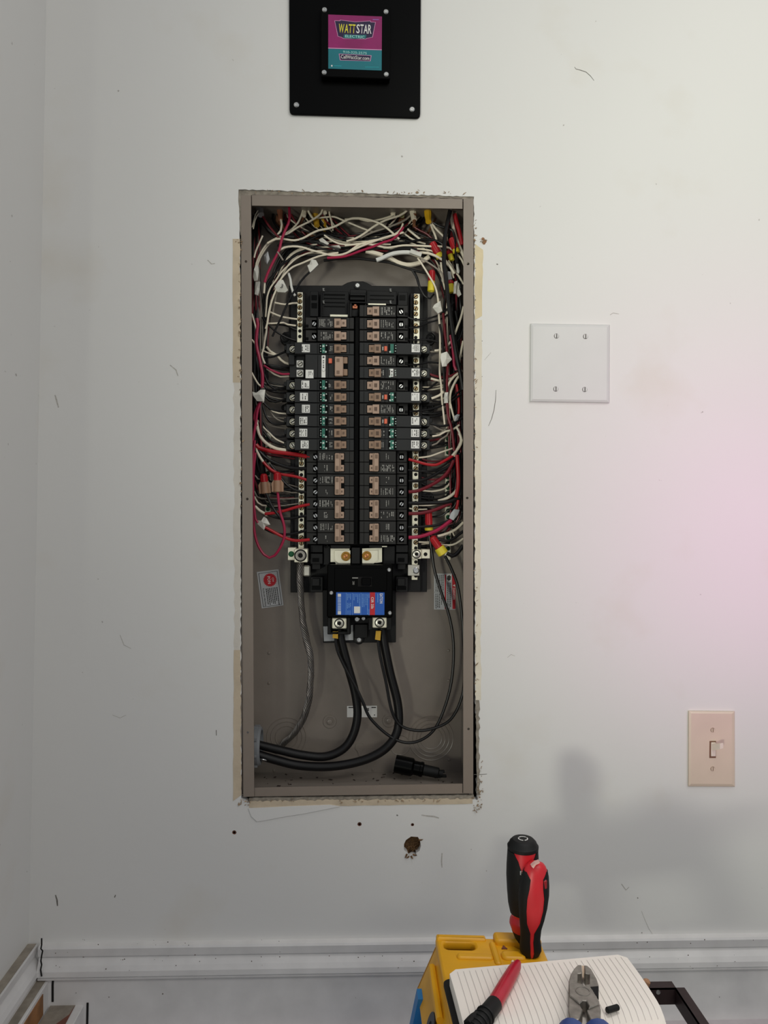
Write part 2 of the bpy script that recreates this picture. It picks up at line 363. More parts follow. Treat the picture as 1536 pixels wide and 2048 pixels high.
# scuffs and hairline cracks that stay put on the paint
SCUFF = mat('scuff_mark', (122, 118, 112), .8, 0, .3, 300)
SC2 = mat('scuff_faint', (186, 182, 176), .8, 0, .2, 300)
def scuff(pts, w=.9, m_=SCUFF):
    mb = MB(); n = len(pts); L = []; R = []
    for i, (x, y) in enumerate(pts):
        a = pts[max(0, i-1)]; b = pts[min(n-1, i+1)]; l = math.hypot(b[0]-a[0], b[1]-a[1]) or 1
        ww = w*(.35+.65*math.sin(math.pi*(i+.5)/n)); nx, ny = -(b[1]-a[1])/l*ww/2, (b[0]-a[0])/l*ww/2
        L.append((x+nx, y+ny)); R.append((x-nx, y-ny))
    for i in range(n-1): mb.prism([P(*q, -.0001) for q in (L[i], L[i+1], R[i+1], R[i])], (0, -.00012, 0))
    obj('scuff_mark', mb, m_, wall)
for pts, w, m_ in (
    ([(1149, 134), (1152, 138), (1160, 140), (1172, 144), (1181, 152), (1188, 161)], 1.3, SCUFF),
    ([(992, 780), (991, 800), (988, 820), (983, 838), (977, 852)], 1.3, SCUFF),
    ([(969, 720), (976, 712), (982, 705)], .9, SC2), ([(432.5, 1460), (432.8, 1471)], 1.6, SCUFF),
    ([(111, 1790), (114, 1800), (115, 1812)], 3.2, SCUFF), ([(229, 1795), (231, 1790)], 2.5, SCUFF), ([(110, 790), (113, 800), (117, 815)], 3.0, SC2),
    ([(843, 1630), (856, 1632), (868, 1633), (878, 1636)], 3.2, SC2), ([(793, 1630), (796, 1631)], 3, SCUFF), ([(884, 1706), (883, 1722), (884, 1735)], 2.6, SC2),
    ([(1220, 630), (1226, 626), (1238, 628)], 1.4, SC2), ([(1205, 700), (1212, 698)], 1.2, SC2), ([(948, 1549), (962, 1549), (974, 1548)], 1.2, SCUFF),
    ([(951, 544), (964, 544)], 1.4, SC2), ([(952, 682), (965, 682)], 1.8, SCUFF), ([(951, 754), (965, 753)], 1.2, SCUFF), ([(952, 759), (962, 758)], 1.2, SCUFF),
    ([(475, 790), (476, 794), (480, 793)], 1.3, SCUFF), ([(1283, 1822), (1290, 1840), (1298, 1858), (1305, 1868)], .8, SC2), ([(1275, 1795), (1276, 1797)], 2.4, SCUFF),
    ([(1243, 1768), (1252, 1780), (1258, 1774)], 2.2, SC2), ([(240, 1270), (248, 1290), (262, 1297)], 1.2, SC2), ([(225, 1430), (240, 1436), (252, 1430)], 1.0, SC2),
    ([(340, 730), (352, 740), (356, 752)], 2.4, SC2), ([(415, 520), (423, 528), (430, 527)], 2.2, SC2), ([(1403, 1450), (1412, 1457), (1421, 1463)], 1.2, SC2),
    ([(993, 528), (996, 529)], 2.6, SCUFF), ([(1015, 1315), (1022, 1309), (1030, 1312)], 1.0, SC2), ([(1420, 2002), (1428, 1998), (1438, 1985)], 1.2, SC2), ([(1283, 1865), (1284.5, 1866)], 2.4, SCUFF)):
    scuff(pts, w, m_)
for (px, py) in ((966, 478), (970, 483), (968, 486)):
    mb = MB(); q = P(px, py, -.0001); mb.lathe([(.0026, 0), (.0018, .0006), (0, .0009)], q, (0, -1, 0), 7); obj('paint_chip', mb, mat('chip_brown', (150, 110, 78), .8, 0, .3, 300), wall)
# left wall, a short return beside the doorway
qa, qb_ = P(93, 0), P(58, 1877); sl = (qa.x-qb_.x)/(qa.z-qb_.z)
def XW(z): return qb_.x+(z-qb_.z)*sl
mb = MB(); mb.prism([Vector((x, .001, z)) for x, z in ((XW(0)-.12, 0), (XW(0), 0), (XW(ZT), ZT), (XW(0)-.12, ZT))], (0, -.221, 0)); struct('wall_left', mb, WALL, (XL, 0, 0))
XL = XW(P(58, 1877).z)
# baseboards: moulded cap over a flat board
def prof(y): return P(768, y).z
PR = [(-.0005, 1876), (-.010, 1877), (-.0115, 1881), (-.0105, 1896), (-.007, 1898.5), (-.0085, 1903), (-.013, 1913), (-.016, 1922), (-.0165, 1932), (-.012, 1935), (-.0135, 1938), (-.013, 1940.5), (-.0085, 1943), (-.0085, 2044)]
mb = MB(); L = [(y, prof(z)) for y, z in PR]; zb = P(768, 2044).z
L = L + [(0, zb), (0, L[0][1])]
def extr(mb, L, ax, a, b):
    A = [Vector((a, y, z)) if ax == 0 else Vector((XL-y, a, z)) for y, z in L]; mb.prism(A, (b-a, 0, 0) if ax == 0 else (0, b-a, 0))
extr(mb, L, 0, P(82, 1900).x, X1); bb = struct('baseboard_back', mb, TRIM)
mb = MB(); xL = [(y*1.15, z) for y, z in L]; zs = P(768, 1958).z
xL = [(0, zs)] + [(0, L[0][1])] + [(y*1.12, z) for y, z in L[1:12]] + [(-.016, zs)]
extr(mb, xL, 1, -.001, -.22); bl = struct('baseboard_left', mb, TRIM)
mb = MB(); z0 = L[0][1]+.0004; mb.box((XL, -.004, z0), (XL+.0125, -.22, z0+.0006)); obj('dust_ledge', mb, DIRTY, bl)
# stepped trims under the left baseboard with worn wood showing
a, b, c = P(75, 1955).x, P(101, 1955).x, P(171, 2005).x
z1 = P(90, 1955).z; z2 = P(140, 2004).z
mb = MB(); mb.bbox((XL-.001, -.003, 0.0), (b, -.22, z1), .0012); t1 = struct('trim_1', mb, TRIM)
mb = MB(); mb.box((a, -.006, z1), (b-.004, -.22, z1+.0006)); obj('dust_ledge', mb, DIRTY, t1)
mb = MB(); mb.box((b, -.030, z2+.001), (b+.0012, -.22, z1-.006)); obj('bare_wood_face', mb, BARE, t1)
mb = MB(); mb.bbox((b+.0015, -.003, 0.0), (c, -.22, z2), .0012); t2 = struct('trim_2', mb, TRIM)
mb = MB(); mb.box((b+.003, -.006, z2), (c-.012, -.22, z2+.0006)); obj('dust_ledge', mb, DIRTY, t2)
mb = MB(); mb.prism([Vector((x, y, z2+.0006)) for x, y in ((c-.012, -.010), (c-.013, -.030), (c-.030, -.060), (c-.034, -.12), (c-.008, -.2))], (0, 0, .0006)); obj('worn_patch', mb, REDWOOD, t2)
def dark_strip(parent, pts, w, Y):  # dark strips: corner crack is real, gap shade at step ends is painted on
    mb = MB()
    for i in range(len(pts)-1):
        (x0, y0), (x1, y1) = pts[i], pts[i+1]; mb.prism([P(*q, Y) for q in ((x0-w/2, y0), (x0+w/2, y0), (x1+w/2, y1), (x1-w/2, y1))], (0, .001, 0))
    obj('crack_and_gap_shade', mb, DARK, parent)
dark_strip(bb, [(83, 1877), (83, 1890), (81.5, 1898), (85, 1902), (83, 1912), (81.5, 1922), (83, 1930), (81, 1940), (83, 1953)], 2.6, -.0185)
dark_strip(t1, [(106, 1955), (105, 1970), (105, 2004)], 4, -.0095)
dark_strip(t2, [(175, 2006), (174.5, 2030), (174, 2052)], 4, -.0095)
mb = MB(); 
for i in range(90):
    x = random.choice((random.uniform(90, 420), random.uniform(420, 870), random.uniform(1090, 1536))); y = random.choice((1885, 1908, 1916, 1920, 1936, 1960, 1990))+random.uniform(-6, 6); q = P(x, y, -.0172 if y < 1941 else -.0092)
    if y > 1941 and random.random() < .6: continue
    r = random.uniform(.0004, .0011); mb.lathe([(r, 0), (0, .0005)], q, (0, -1, 0), 5)
tag(obj('dirt_specks', mb, mat('dirt', (96, 84, 74), .9, 0, .3, 200), bb), kind='stuff')
# concrete stem wall under the board, floor
mb = MB(); mb.box((XL-.1, -.03, 0), (X1, 0.02, ZB)); struct('trim_3', mb, CONC, (0, 0, 0))
mb = MB(); mb.box((XL-3, -6, -.06), (X1+.6, .02, 0)); struct('floor', mb, mat('garage_floor', (120, 116, 112), .8, 0, .1, 6), (0, 0, 0))
# ================================================================== WALL THINGS
def phillips(mb, px, py, r, Y, th=.002):
    q = P(px, py, Y); R = r*S(Y); mb.lathe([(R, 0), (R*.95, th*.5), (R*.65, th), (R*.28, th), (R*.24, th*.4), (0, th*.4)], q, (0, -1, 0), 14); return mb
def slotted(mb, px, py, r, Y, th=.0014, ang=90, base=False):
    """domed screw head split by a slot"""
    q = P(px, py, Y); R = r*S(Y); k = 10; ca, sa = math.cos(math.radians(ang)), math.sin(math.radians(ang))
    if base: mb.lathe([(R, 0), (R*.9, th*.2), (0, th*.2)], q, (0, -1, 0), 14)
    for sgn in (1, -1):
        pts = []
        for i in range(k+1):
            a = math.pi*(i/k); u = math.cos(a)*R*.86; v = .22*R+math.sin(a)*R*.62
            v *= sgn; pts.append(q+Vector((u*ca-v*sa, -th*.2, u*sa+v*ca)))
        mb.prism(pts, (0, -th*.7, 0))
    return mb
# black cover plate with sticker above the panel
t = thing('cover_plate', P(711, 232, 0), 'square black cover plate with colourful sticker, screwed to the wall above the panel', 'cover plate')
pts = []
def rc(x0, y0, x1, y1, x2, y2, x3, y3, r):   # rounded quad TL,TR,BR,BL
    c = [(x0, y0), (x1, y1), (x2, y2), (x3, y3)]; out = []
    for i in range(4):
        p, a, b = c[i], c[i-1], c[(i+1) % 4]; la = math.hypot(a[0]-p[0], a[1]-p[1]); lb = math.hypot(b[0]-p[0], b[1]-p[1])
        A = (p[0]+(a[0]-p[0])/la*r, p[1]+(a[1]-p[1])/la*r); B = (p[0]+(b[0]-p[0])/lb*r, p[1]+(b[1]-p[1])/lb*r)
        for k in range(5):
            u = k/4; out.append(tuple((1-u)**2*A[j]+2*u*(1-u)*p[j]+u*u*B[j] for j in (0, 1)))
    return out
plate('base_plate', [xz(x, y, -.005) for x, y in rc(578, -32, 842, -25, 840.5, 236, 579, 228, 9)], [], -.005, .005, GLOSSB, t, bevel=.0008)
plate('front_box', [xz(x, y, -.017) for x, y in rc(642, 10, 781, 14, 780, 158, 642, 153, 3)], [], -.017, .012, GLOSSB, t, bevel=.0008)
for (x, y) in ((649, 20), (772, 24), (648.5, 145), (772.5, 149)):
    obj('screw', phillips(MB(), x, y, 5, -.0172), CHROME, t)
for (x, y) in ((593, 210), (824, 219)):
    obj('screw', phillips(MB(), x, y, 5.5, -.0052), CHROME, t)
st = plate('sticker', [xz(x, y, -.0174) for x, y in ((656.5, 29), (764, 33), (763.5, 100), (656.5, 96))], [], -.0174, .0004, MAG, t)
YS = -.0177
def spx(u, v): return (640+u/10.24, 20+v/10.243)     # sticker detail crop
def decal(pts, m_, Y=YS): plate('printed_shape', [xz(*spx(*q), Y) for q in pts], [], Y, .0003, m_, st)
decal([(170, 780), (1265, 815), (1262, 1240), (170, 1200)], TEAL, -.01745)
decal([(168, 772), (1265, 808), (1265, 824), (168, 788)], PINKP)
bann = [(295, 215), (405, 218), (410, 200), (720, 240), (1035, 220), (1045, 243), (1142, 248), (1080, 560), (960, 585), (930, 600), (480, 588), (430, 560), (362, 540)]
decal(bann, PINKP, -.0176)
cx, cy = 720, 395
decal([(cx+(x-cx)*.972, cy+(y-cy)*.95) for x, y in bann], NAVY, -.0178)
decal([(490, 500), (720, 512), (950, 508), (940, 578), (720, 590), (480, 572)], mat('teal_dark', (24, 108, 112), .5), -.0180)
decal([(385, 895), (1055, 930), (1035, 1048), (410, 1030)], PINKP, -.0176)
decal([(400, 905), (1040, 938), (1022, 1038), (422, 1020)], NAVY, -.0178)
def stext(s, u, v, h, w_, m_, Y=-.0183, rot=1.8, bold=.012): text('lettering', s, *spx(u, v), h/10.24, Y, m_, st, rot, w_/10.24, bold=bold)
[stext(c_, u_, 374+(u_-410)*.04, 178, w_, YELP, bold=.012) for c_, u_, w_ in (('W', 440, 110), ('A', 545, 78), ('T', 620, 66), ('T', 692, 66))]; [stext(c_, u_, 385+(u_-780)*.04, 182, w_, WHTP, bold=.012) for c_, u_, w_ in (('S', 780, 68), ('T', 858, 68), ('A', 937, 80), ('R', 1020, 70))]
stext('ELECTRIC', 715, 545, 55, 390, mat('mint_print', (170, 226, 220), .5))
stext('910-325-2575', 715, 872, 48, 480, mat('mint_print', (170, 226, 220), .5), bold=.006)
stext('CallWattStar.com', 718, 972, 72, 575, WHTP, bold=.004)
stext('Visit us', 1143, 198, 20, 120, PINKP) if False else None
for (u0, u1, v) in ((1080, 1205, 196), (285, 440, 1146), (925, 1210, 1172)):
    decal([(u0, v-9), (u1, v-5), (u1, v+9), (u0, v+5)], mat('faint_violet', (150, 110, 190), .5) if v < 300 else mat('faint_teal', (20, 150, 160), .5), -.0177)
decal([(242+16*math.cos(i*.628), 1142+18*math.sin(i*.628)) for i in range(10)], WHTP)
# blank two-gang plate
t = thing('blank_plate', P(1140, 805, 0), 'white square blank wall plate with four slotted screws', 'wall plate')
bp = [(1061, 647), (1219.5, 649.5), (1219, 806), (1060, 803.5)]
mb = MB(); out_ = [P(x, y, -.001) for x, y in bp]; cx, cy = 1140, 726
mid = [P(cx+(x-cx)*.985, cy+(y-cy)*.985, -.0045) for x, y in bp]; inn = [P(cx+(x-cx)*.93, cy+(y-cy)*.93, -.006) for x, y in bp]
mb.loft([[Vector((q.x, 0, q.z)) for q in out_], out_, mid, inn], smooth=False); obj('plate', mb, WHITEP, t)
SEAT = mat('screw_seat', (96, 92, 88), .7)
def seat(par, x, y, r, Y, m_):
    mb = MB(); mb.lathe([(r*S(Y), 0), (r*S(Y)*.96, .0003), (0, .0003)], P(x, y, Y), (0, -1, 0), 14); obj('screw_seat', mb, m_, par)
for (x, y) in ((1113, 672), (1171, 673), (1111.5, 778), (1169.5, 779)):
    seat(t, x, y, 5.2, -.006, SEAT)
    obj('screw', slotted(MB(), x, y, 4.9, -.006, .0016), WHITEP, t)
# ivory toggle switch
t = thing('light_switch', P(1423, 1573, 0), 'ivory toggle light switch with dusty wall plate', 'light switch')
bp = [(1377, 1421.5), (1469.5, 1422.5), (1470, 1573.5), (1376.5, 1573)]; cx, cy = 1423, 1497
out_ = [P(x, y, -.001) for x, y in bp]; mid = [P(cx+(x-cx)*.975, cy+(y-cy)*.985, -.004) for x, y in bp]; inn = [P(cx+(x-cx)*.88, cy+(y-cy)*.93, -.0055) for x, y in bp]
mb = MB(); mb.loft([[Vector((q.x, 0, q.z)) for q in out_], out_, mid, inn], smooth=False); obj('plate', mb, IVORY, t)
for y in (1460, 1537.5): seat(t, 1425.5, y, 4.8, -.0055, mat('ivory_seat', (150, 126, 108), .7)); obj('screw', slotted(MB(), 1425.5, y, 4.4, -.0055, .0016), IVORY, t)
mb = MB(); pxbox(mb, 1419, 1482, 1432, 1516, -.0058, -.004); obj('slot_opening', mb, mat('slot_brown', (120, 84, 62), .6), t)
mb = MB(); pxbox(mb, 1422.5, 1485, 1432, 1513, -.0068, -.004, .0006); tg = obj('toggle_base', mb, mat('ivory_light', (236, 222, 208), .3), t)
mb = MB(); a = [P(x, y, -.0066) for x, y in ((1423.5, 1488), (1431.5, 1487), (1431.5, 1500), (1423.5, 1502))]
b = [q+Vector((.006, -.013, .006)) for q in a]; c_ = sum(b, Vector())/4; b = [c_+(q-c_)*.8 for q in b]; mb.loft([a, b], smooth=False); obj('toggle', mb, mat('ivory_light', (236, 222, 208), .3), t)

# ================================================================== PANEL
PAN = thing('breaker_panel', P(716, 1590, 0), 'taupe steel breaker panel box recessed in the wall, its cover removed', 'breaker panel')
YB = .098
def rail(name, pts, holes, Y, m_=TAUPE):
    return plate(name, [xz(x, y, Y) for x, y in pts], [circ(x, y, r, Y, 10) for x, y, r in holes], Y, .0018, m_, PAN)
rail('flange', [(482, 390), (502, 390.5), (508.5, 1593), (486.5, 1594)], [(492, 523, 2.6), (494.5, 998, 2.6), (495.5, 1465, 2.2)], 0.0)
rail('flange', [(927, 397), (947, 398), (946.5, 1587), (926.5, 1586)], [(936, 527.5, 2.8), (934.5, 996, 2.6), (937, 1458, 2.6)], 0.0)
rail('flange', [(503.5, 389), (925, 395.5), (925, 417.5), (504, 411)], [], .002)
rail('flange', [(509, 1575), (925, 1567.5), (925, 1587), (509, 1593)], [], .002)
mb = MB()    # shell sides
zt, zbm = P(716, 394).z, P(716, 1591).z; xl, xr = P(484, 1000).x, P(946.5, 1000).x
mb.box((xl, .0018, zbm), (xl+.0016, YB, zt)); mb.box((xr-.0016, .0018, zbm), (xr, YB, zt))
mb.box((xl, .004, zt-.0016), (xr, YB, zt)); mb.box((xl, .004, zbm), (xr, YB, zbm+.0016)); obj('box_side', mb, TAUPEB, PAN)
mb = MB(); mb.box((xl, YB, zbm), (xr, YB+.0016, zt)); obj('back_panel', mb, TAUPEB, PAN)
def knock(px, py, rs, name='knockout'):
    mb = MB(); q = P(px, py, YB)
    for r in rs: mb.ring(q, (0, 1, 0), r*S(YB), .0009, 32, 5)
    obj(name, mb, TAUPEB, PAN)
knock(573, 1474, (39, 31, 22)); knock(862, 1476, (45, 37, 29, 22)); knock(800, 1490, (20,))
for x, y in ((659.5, 1443), (778, 1441), (575.5, 994)):
    mb = MB(); q = P(x, y, YB); s_ = S(YB); mb.lathe([(14*s_, 0), (13*s_, .0012), (9*s_, .0012), (8*s_, .0004), (6*s_, .0004), (5*s_, .0028), (2*s_, .0034), (0, .0034)], q, (0, -1, 0), 20); obj('dimple', mb, TAUPEB, PAN)
mb = MB(); pxprism(mb, [(712, 1488), (726, 1488), (728, 1497), (722, 1504), (721, 1512), (717, 1512), (716, 1504), (710, 1497)], YB-.0012, YB); obj('keyhole_boss', mb, TAUPEB, PAN)
for x, y in ((538, 1306), (538, 1366), (897, 1301), (897, 1361), (898, 1519), (548, 1541), (746, 1539)):
    mb = MB(); mb.lathe([(3*S(YB), 0), (2.2*S(YB), .0014), (0, .0018)], P(x, y, YB), (0, -1, 0), 10); obj('rivet', mb, TAUPEB, PAN)
# black moulded mounting base
base_out = [(577.5, 571), (684, 571), (695, 565), (705, 562.5), (726, 562.5), (735, 566), (744, 571.5), (855, 573), (855, 663), (863, 664), (871, 672), (871, 682), (864, 689), (855, 690), (855, 805), (864, 806), (869, 812), (868, 822), (862, 827), (854, 828), (854, 980),
            (860, 984), (868, 990), (868, 1000), (860, 1006), (854, 1007), (854, 1184), (581, 1185), (581, 828), (571, 826), (566, 820), (566, 811), (572, 806), (578, 805), (578, 690), (568, 689), (561, 682), (561, 671), (568, 664), (577.5, 663)]
plate('mounting_base', [xz(x, y, .078) for x, y in base_out], [], .078, YB-.078, BLACK, PAN, bevel=.0006)
for x, y, r in ((569.5, 676, 9), (861, 676, 9), (570, 816, 7), (861, 816, 7), (858.5, 994, 9)):
    mb = MB(); q = P(x, y, .078); s_ = S(.078); mb.lathe([(r*s_, 0), (r*s_, .003), (r*.75*s_, .004), (r*.55*s_, .0036), (r*.5*s_, .001), (r*.3*s_, .001), (r*.25*s_, .003), (0, .0035)], q, (0, -1, 0), 18); obj('mounting_ear', mb, BLACK, PAN)
mb = MB(); phillips(mb, 715, 571.5, 6, .076, .003); obj('mounting_screw', mb, CHROME, PAN)
def blk(name, rects, m_=BLACK, bev=.0006):
    for r in rects: mb = MB(); pxbox(mb, *r, bev); obj(name, mb, m_, PAN)
# side ribs carrying the neutral bars
blk('bar_carrier', [(581, 586, 611, 690, .068, .08), (589, 900, 617, 1100, .068, .08), (581, 900, 590, 1100, .074, .08)], BLACK)
blk('bar_carrier', [(818, 586, 844, 1184, .068, .08)], BLACK)
# upper empty bays, ribs and clip
blk('empty_bay', [(620, 582, 637, 633, .06, .08), (641, 583, 698, 634, .064, .08), (700, 579, 733, 600, .056, .08), (733, 582, 793, 609, .064, .08), (796, 584, 815, 611, .06, .08), (641, 583, 644, 634, .055, .08), (696, 600, 699, 634, .052, .08), (730, 585, 733, 611, .052, .08), (699, 603, 734, 606, .05, .08), (700, 586, 731, 591, .05, .08)])
blk('bay_slot', [(648, 588, 690, 591, .0632, .065), (648, 596, 690, 598, .0632, .065), (648, 604, 690, 606, .0632, .065), (648, 612, 690, 614, .0632, .065), (740, 590, 788, 592, .0632, .065), (740, 598, 788, 600, .0632, .065), (623, 590, 634, 600, .059, .065), (623, 606, 634, 616, .059, .065), (799, 590, 811, 600, .059, .065)], GLOSSB, 0)
blk('bus_tab', [(660, 629, 696, 633.5, .056, .064)], TIN, .0003); blk('bus_tab', [(736, 606.8, 772, 610, .056, .064)], TIN, .0003)
blk('copper_stab', [(705, 611, 715, 617, .052, .06), (708, 608.5, 713, 612, .05, .06)], COPPER, .0004)
blk('bay_slot', [(699, 606, 704, 634, .05, .08), (699, 618, 716, 633, .056, .08)], BLACK)
for x, y in ((647, 579), (781, 580), (647, 604), (781, 604)):
    mb = MB(); pxprism(mb, [(x-2, y-3), (x+2, y-3), (x+1, y), (x+3, y+3), (x-1, y+3)], .061, .065); obj('moulded_mark', mb, mat('grey_print', (120, 120, 118), .5), PAN)
# centre bus cover between the columns
blk('bus_cover', [(708.5, 634, 717.5, 1090, .042, .08)], GLOSSB)
# neutral bars
def bar(name, x0, x1, y0, y1, screws, holes, Y=.060, m_=TIN, sm=SILV, hm=DARK, r=4.4):
    mb = MB(); pxbox(mb, x0, y0, x1, y1, Y, Y+.008, .0006); b_ = obj(name, mb, m_, PAN); cx = (x0+x1)/2
    for i, y in enumerate(screws):
        seat(b_, cx, y, r*1.12, Y, DARK); mb = MB(); slotted(mb, cx, y, r, Y-.0004, .0022, 35+((i*47) % 60)); obj('screw', mb, sm, b_)
    for y in holes:
        mb = MB(); mb.lathe([(3.4*S(Y), 0), (3.4*S(Y), .0006), (0, .0006)], P(cx, y, Y), (0, -1, 0), 12); obj('hole', mb, DARK, b_)
    return b_
BSC = mat('brassy_screw', (150, 128, 92), .32, .8, .15, 90)
bar('neutral_bar', 594.2, 605.2, 584, 685, (591, 603, 615, 627, 638.5, 650), (662, 673), sm=BSC)
bar('neutral_bar', 597, 608.5, 901, 1100, (904, 917, 927, 961, 972.5, 994.5, 1006.5, 1016, 1052, 1075, 1086.5), (939, 949.5, 985, 1028, 1040, 1063), sm=BSC)
bar('neutral_bar', 825.6, 837.5, 587, 1160, (593, 605, 617, 628, 651, 663, 721, 777, 814, 826, 904, 915, 926, 937, 971.5, 994, 1017, 1062.5, 1085), (639, 675, 684, 709, 731, 756, 767, 949, 983, 1005, 1027, 1039, 1051, 1074, 1096, 1124, 1152), Y=.057, sm=BSC)
# ground bars on the back wall
bar('ground_bar', 890, 902.5, 872, 912, (878, 887, 896, 905), (), Y=.080, sm=GREENS, r=4)
bar('ground_bar', 890, 902.5, 946, 1120, (955, 965.5, 976, 985.5, 1010, 1021, 1034, 1055, 1065, 1075, 1086, 1097), (), Y=.080, sm=GREENS, r=4)
bar('ground_bar', 530, 541.5, 866, 1033, (876, 898, 946.5, 956.5, 1009, 1018), (922, 985), Y=.082, sm=GREENS, r=4)
# lugs and straps
mb = MB(); pxbox(mb, 575.5, 1095, 592, 1120.5, .052, .07, .0006); lg = obj('bonding_lug', mb, TIN, PAN); mb = MB(); phillips(mb, 582.5, 1108, 5.8, .0518); obj('green_screw', mb, GREENS, lg)
mb = MB(); pxbox(mb, 588.3, 1098, 615.3, 1125, .040, .066, .001); lg = obj('neutral_lug', mb, TIN, PAN)
def socket(px, py, r, Y, parent, m_=STEEL):
    s_ = S(Y)*r; mb = MB(); mb.lathe([(s_*1.08, 0), (s_*1.08, .0005), (s_*.98, .0005)], P(px, py, Y), (0, -1, 0), 22); obj('rim', mb, DARK, parent)
    mb = MB(); mb.lathe([(s_*.86, -.001), (s_*.86, .0012), (s_*.55, .0016), (s_*.42, .0012), (s_*.42, .0002)], P(px, py, Y), (0, -1, 0), 22); obj('set_screw', mb, m_, parent)
    mb = MB(); mb.lathe([(s_*.42, 0), (s_*.42, .0008), (0, .0008)], P(px, py, Y), (0, -1, 0), 6); obj('hex_socket', mb, DARK, parent)
socket(601, 1111, 11.5, .0398, lg, mat('grey_screw', (150, 146, 138), .4, .6))
mb = MB(); pxbox(mb, 824, 1099.5, 842.5, 1118, .046, .066, .0008); lg = obj('neutral_lug', mb, TIN, PAN); socket(833, 1108.5, 8, .0458, lg, SILV)
mb = MB(); pxbox(mb, 842.5, 1098.5, 860, 1117, .052, .066, .0005); lg = obj('bonding_lug', mb, TIN, PAN); mb = MB(); mb.lathe([(3.8*S(.0518), 0), (3.8*S(.0518), .0006), (0, .0006)], P(851, 1108.5, .0518), (0, -1, 0), 14); obj('hole', mb, DARK, lg)
mb = MB(); pxbox(mb, 815.7, 1130, 839, 1151.5, .050, .056, .0005); lg = obj('bonding_strap', mb, SILV, PAN); obj('screw', phillips(MB(), 832, 1141, 7, .0498, .0025), CHROME, lg)
mb = MB(); pxbox(mb, 606, 1131, 620.5, 1153, .054, .060, .002); obj('bonding_strap', mb, SILV, PAN)
# clip blocks either side of the main breaker
for x0, x1 in ((621, 645.5), (792, 816)):
    w_ = x1-x0
    blk('clip_block', [(x0, 1090, x1, 1105, .058, .08), (x0, 1107, x1, 1128, .054, .08), (x0+w_*.12, 1124, x1-w_*.18, 1139, .060, .08), (x0, 1154, x1, 1184, .056, .08), (x0+w_*.12, 1157, x1-w_*.25, 1172, .051, .06)])
    blk('clip_recess', [(x0+w_*.15, 1116, x1-w_*.3, 1124, .0532, .056), (x0+w_*.1, 1172, x1-w_*.15, 1180, .0552, .058)], GLOSSB, 0)
# bus lugs above the main breaker
for pl, nx, ny in (([(661, 1097), (699, 1097), (699, 1122), (694, 1128), (672, 1128), (670, 1124), (661, 1124)], 691.7, 1112.5), ([(724.5, 1097), (764, 1095.5), (764, 1124), (752, 1126), (725, 1125)], 733.5, 1111.5)):
    mb = MB(); pxprism(mb, pl, .050, .054); lg = obj('bus_lug', mb, TIN, PAN)
    mb = MB(); dx = 1 if nx > 715 else -1; pxprism(mb, [(nx-dx*9, 1101), (nx+dx*22, 1101), (nx+dx*22, 1120), (nx+dx*14, 1127), (nx-dx*9, 1127)], .046, .050); obj('bus_plate', mb, TIN, lg)
    s_ = S(.046); q = P(nx, ny, .046); mb = MB(); mb.lathe([(9.5*s_, 0), (9.5*s_, .001), (8.8*s_, .0014)], q, (0, -1, 0), 20); mb.lathe([(7.4*s_, .0012), (7.4*s_, .004), (6.5*s_, .0048), (4*s_, .0048)], q, (0, -1, 0), 6, False); obj('hex_nut', mb, BRASS, lg)
    mb = MB(); mb.lathe([(3.8*s_, .001), (3.8*s_, .0056), (2*s_, .006), (1.6*s_, .003), (0, .003)], q, (0, -1, 0), 14); obj('stud', mb, COPPER, lg)
blk('bus_cover', [(661, 1090, 701, 1097, .044, .08), (703, 1095, 720, 1128, .042, .08), (738, 1090, 766, 1096, .044, .08), (647, 1092, 660, 1130, .06, .08), (766, 1092, 790, 1128, .06, .08)])
blk('bus_tab', [(764, 1092, 774, 1094, .0435, .05)], TIN, 0)
mb = MB(); mb.ring(P(652, 1092, .058), (0, 1, 0), 3.4*S(.058), .0006, 14, 5); obj('boss', mb, BLACK, PAN)
# main breaker tray
plate('breaker_tray', [xz(x, y, .07) for x, y in rc(645, 1180, 792, 1180, 792, 1285, 646, 1286, 2)], [], .07, .028, BLACK, PAN, bevel=.0005)
# stickers inside
def label_plate(name, pts, Y, m_): return plate(name, [xz(x, y, Y) for x, y in pts], [], Y, .0004, m_, PAN)
YK = YB-.0006
l1 = label_plate('sticker', [(513.5, 1144), (557, 1138.5), (567, 1210.5), (523.5, 1217)], YK, STICKG)
l1['label'] = 'white sticker with a red starburst'
a = math.radians(-8)
def lp(u, v): return (540.5+u*math.cos(a)-v*math.sin(a), 1178+u*math.sin(a)+v*math.cos(a))
def ldec(pts, m_, par, Y, name='printed_shape'): return plate(name, [xz(x, y, Y) for x, y in pts], [], Y, .0002, m_, par)
ldec([lp(*q) for q in ((-19, -34), (-18, -34), (-18, 34), (-19, 34))], PRINT, l1, YK-.0003); ldec([lp(*q) for q in ((18, -34), (19, -34), (19, 34), (18, 34))], PRINT, l1, YK-.0003)
ldec([lp(*q) for q in ((-19, -34), (19, -34), (19, -33.3), (-19, -33.3))], PRINT, l1, YK-.0003); ldec([lp(*q) for q in ((-19, 33.3), (19, 33.3), (19, 34), (-19, 34))], PRINT, l1, YK-.0003)
star = []
for i in range(48):
    r = 14 if i % 2 else 12; star.append(lp(2+r*math.cos(i*math.pi/24), -18+r*math.sin(i*math.pi/24)))
ldec(star, REDL, l1, YK-.0003)
text('lettering', 'PON', *lp(0, -18), 6, YK-.0006, WHTP, l1, 82, 15, bold=.01); text('lettering', 'CH', *lp(8, -18), 4, YK-.0006, WHTP, l1, 82, 8)
text('lettering', 'PLUG-ON NEUTRAL', *lp(-13.5, 15), 3.4, YK-.0004, PRINT, l1, 82, 36, bold=.01)
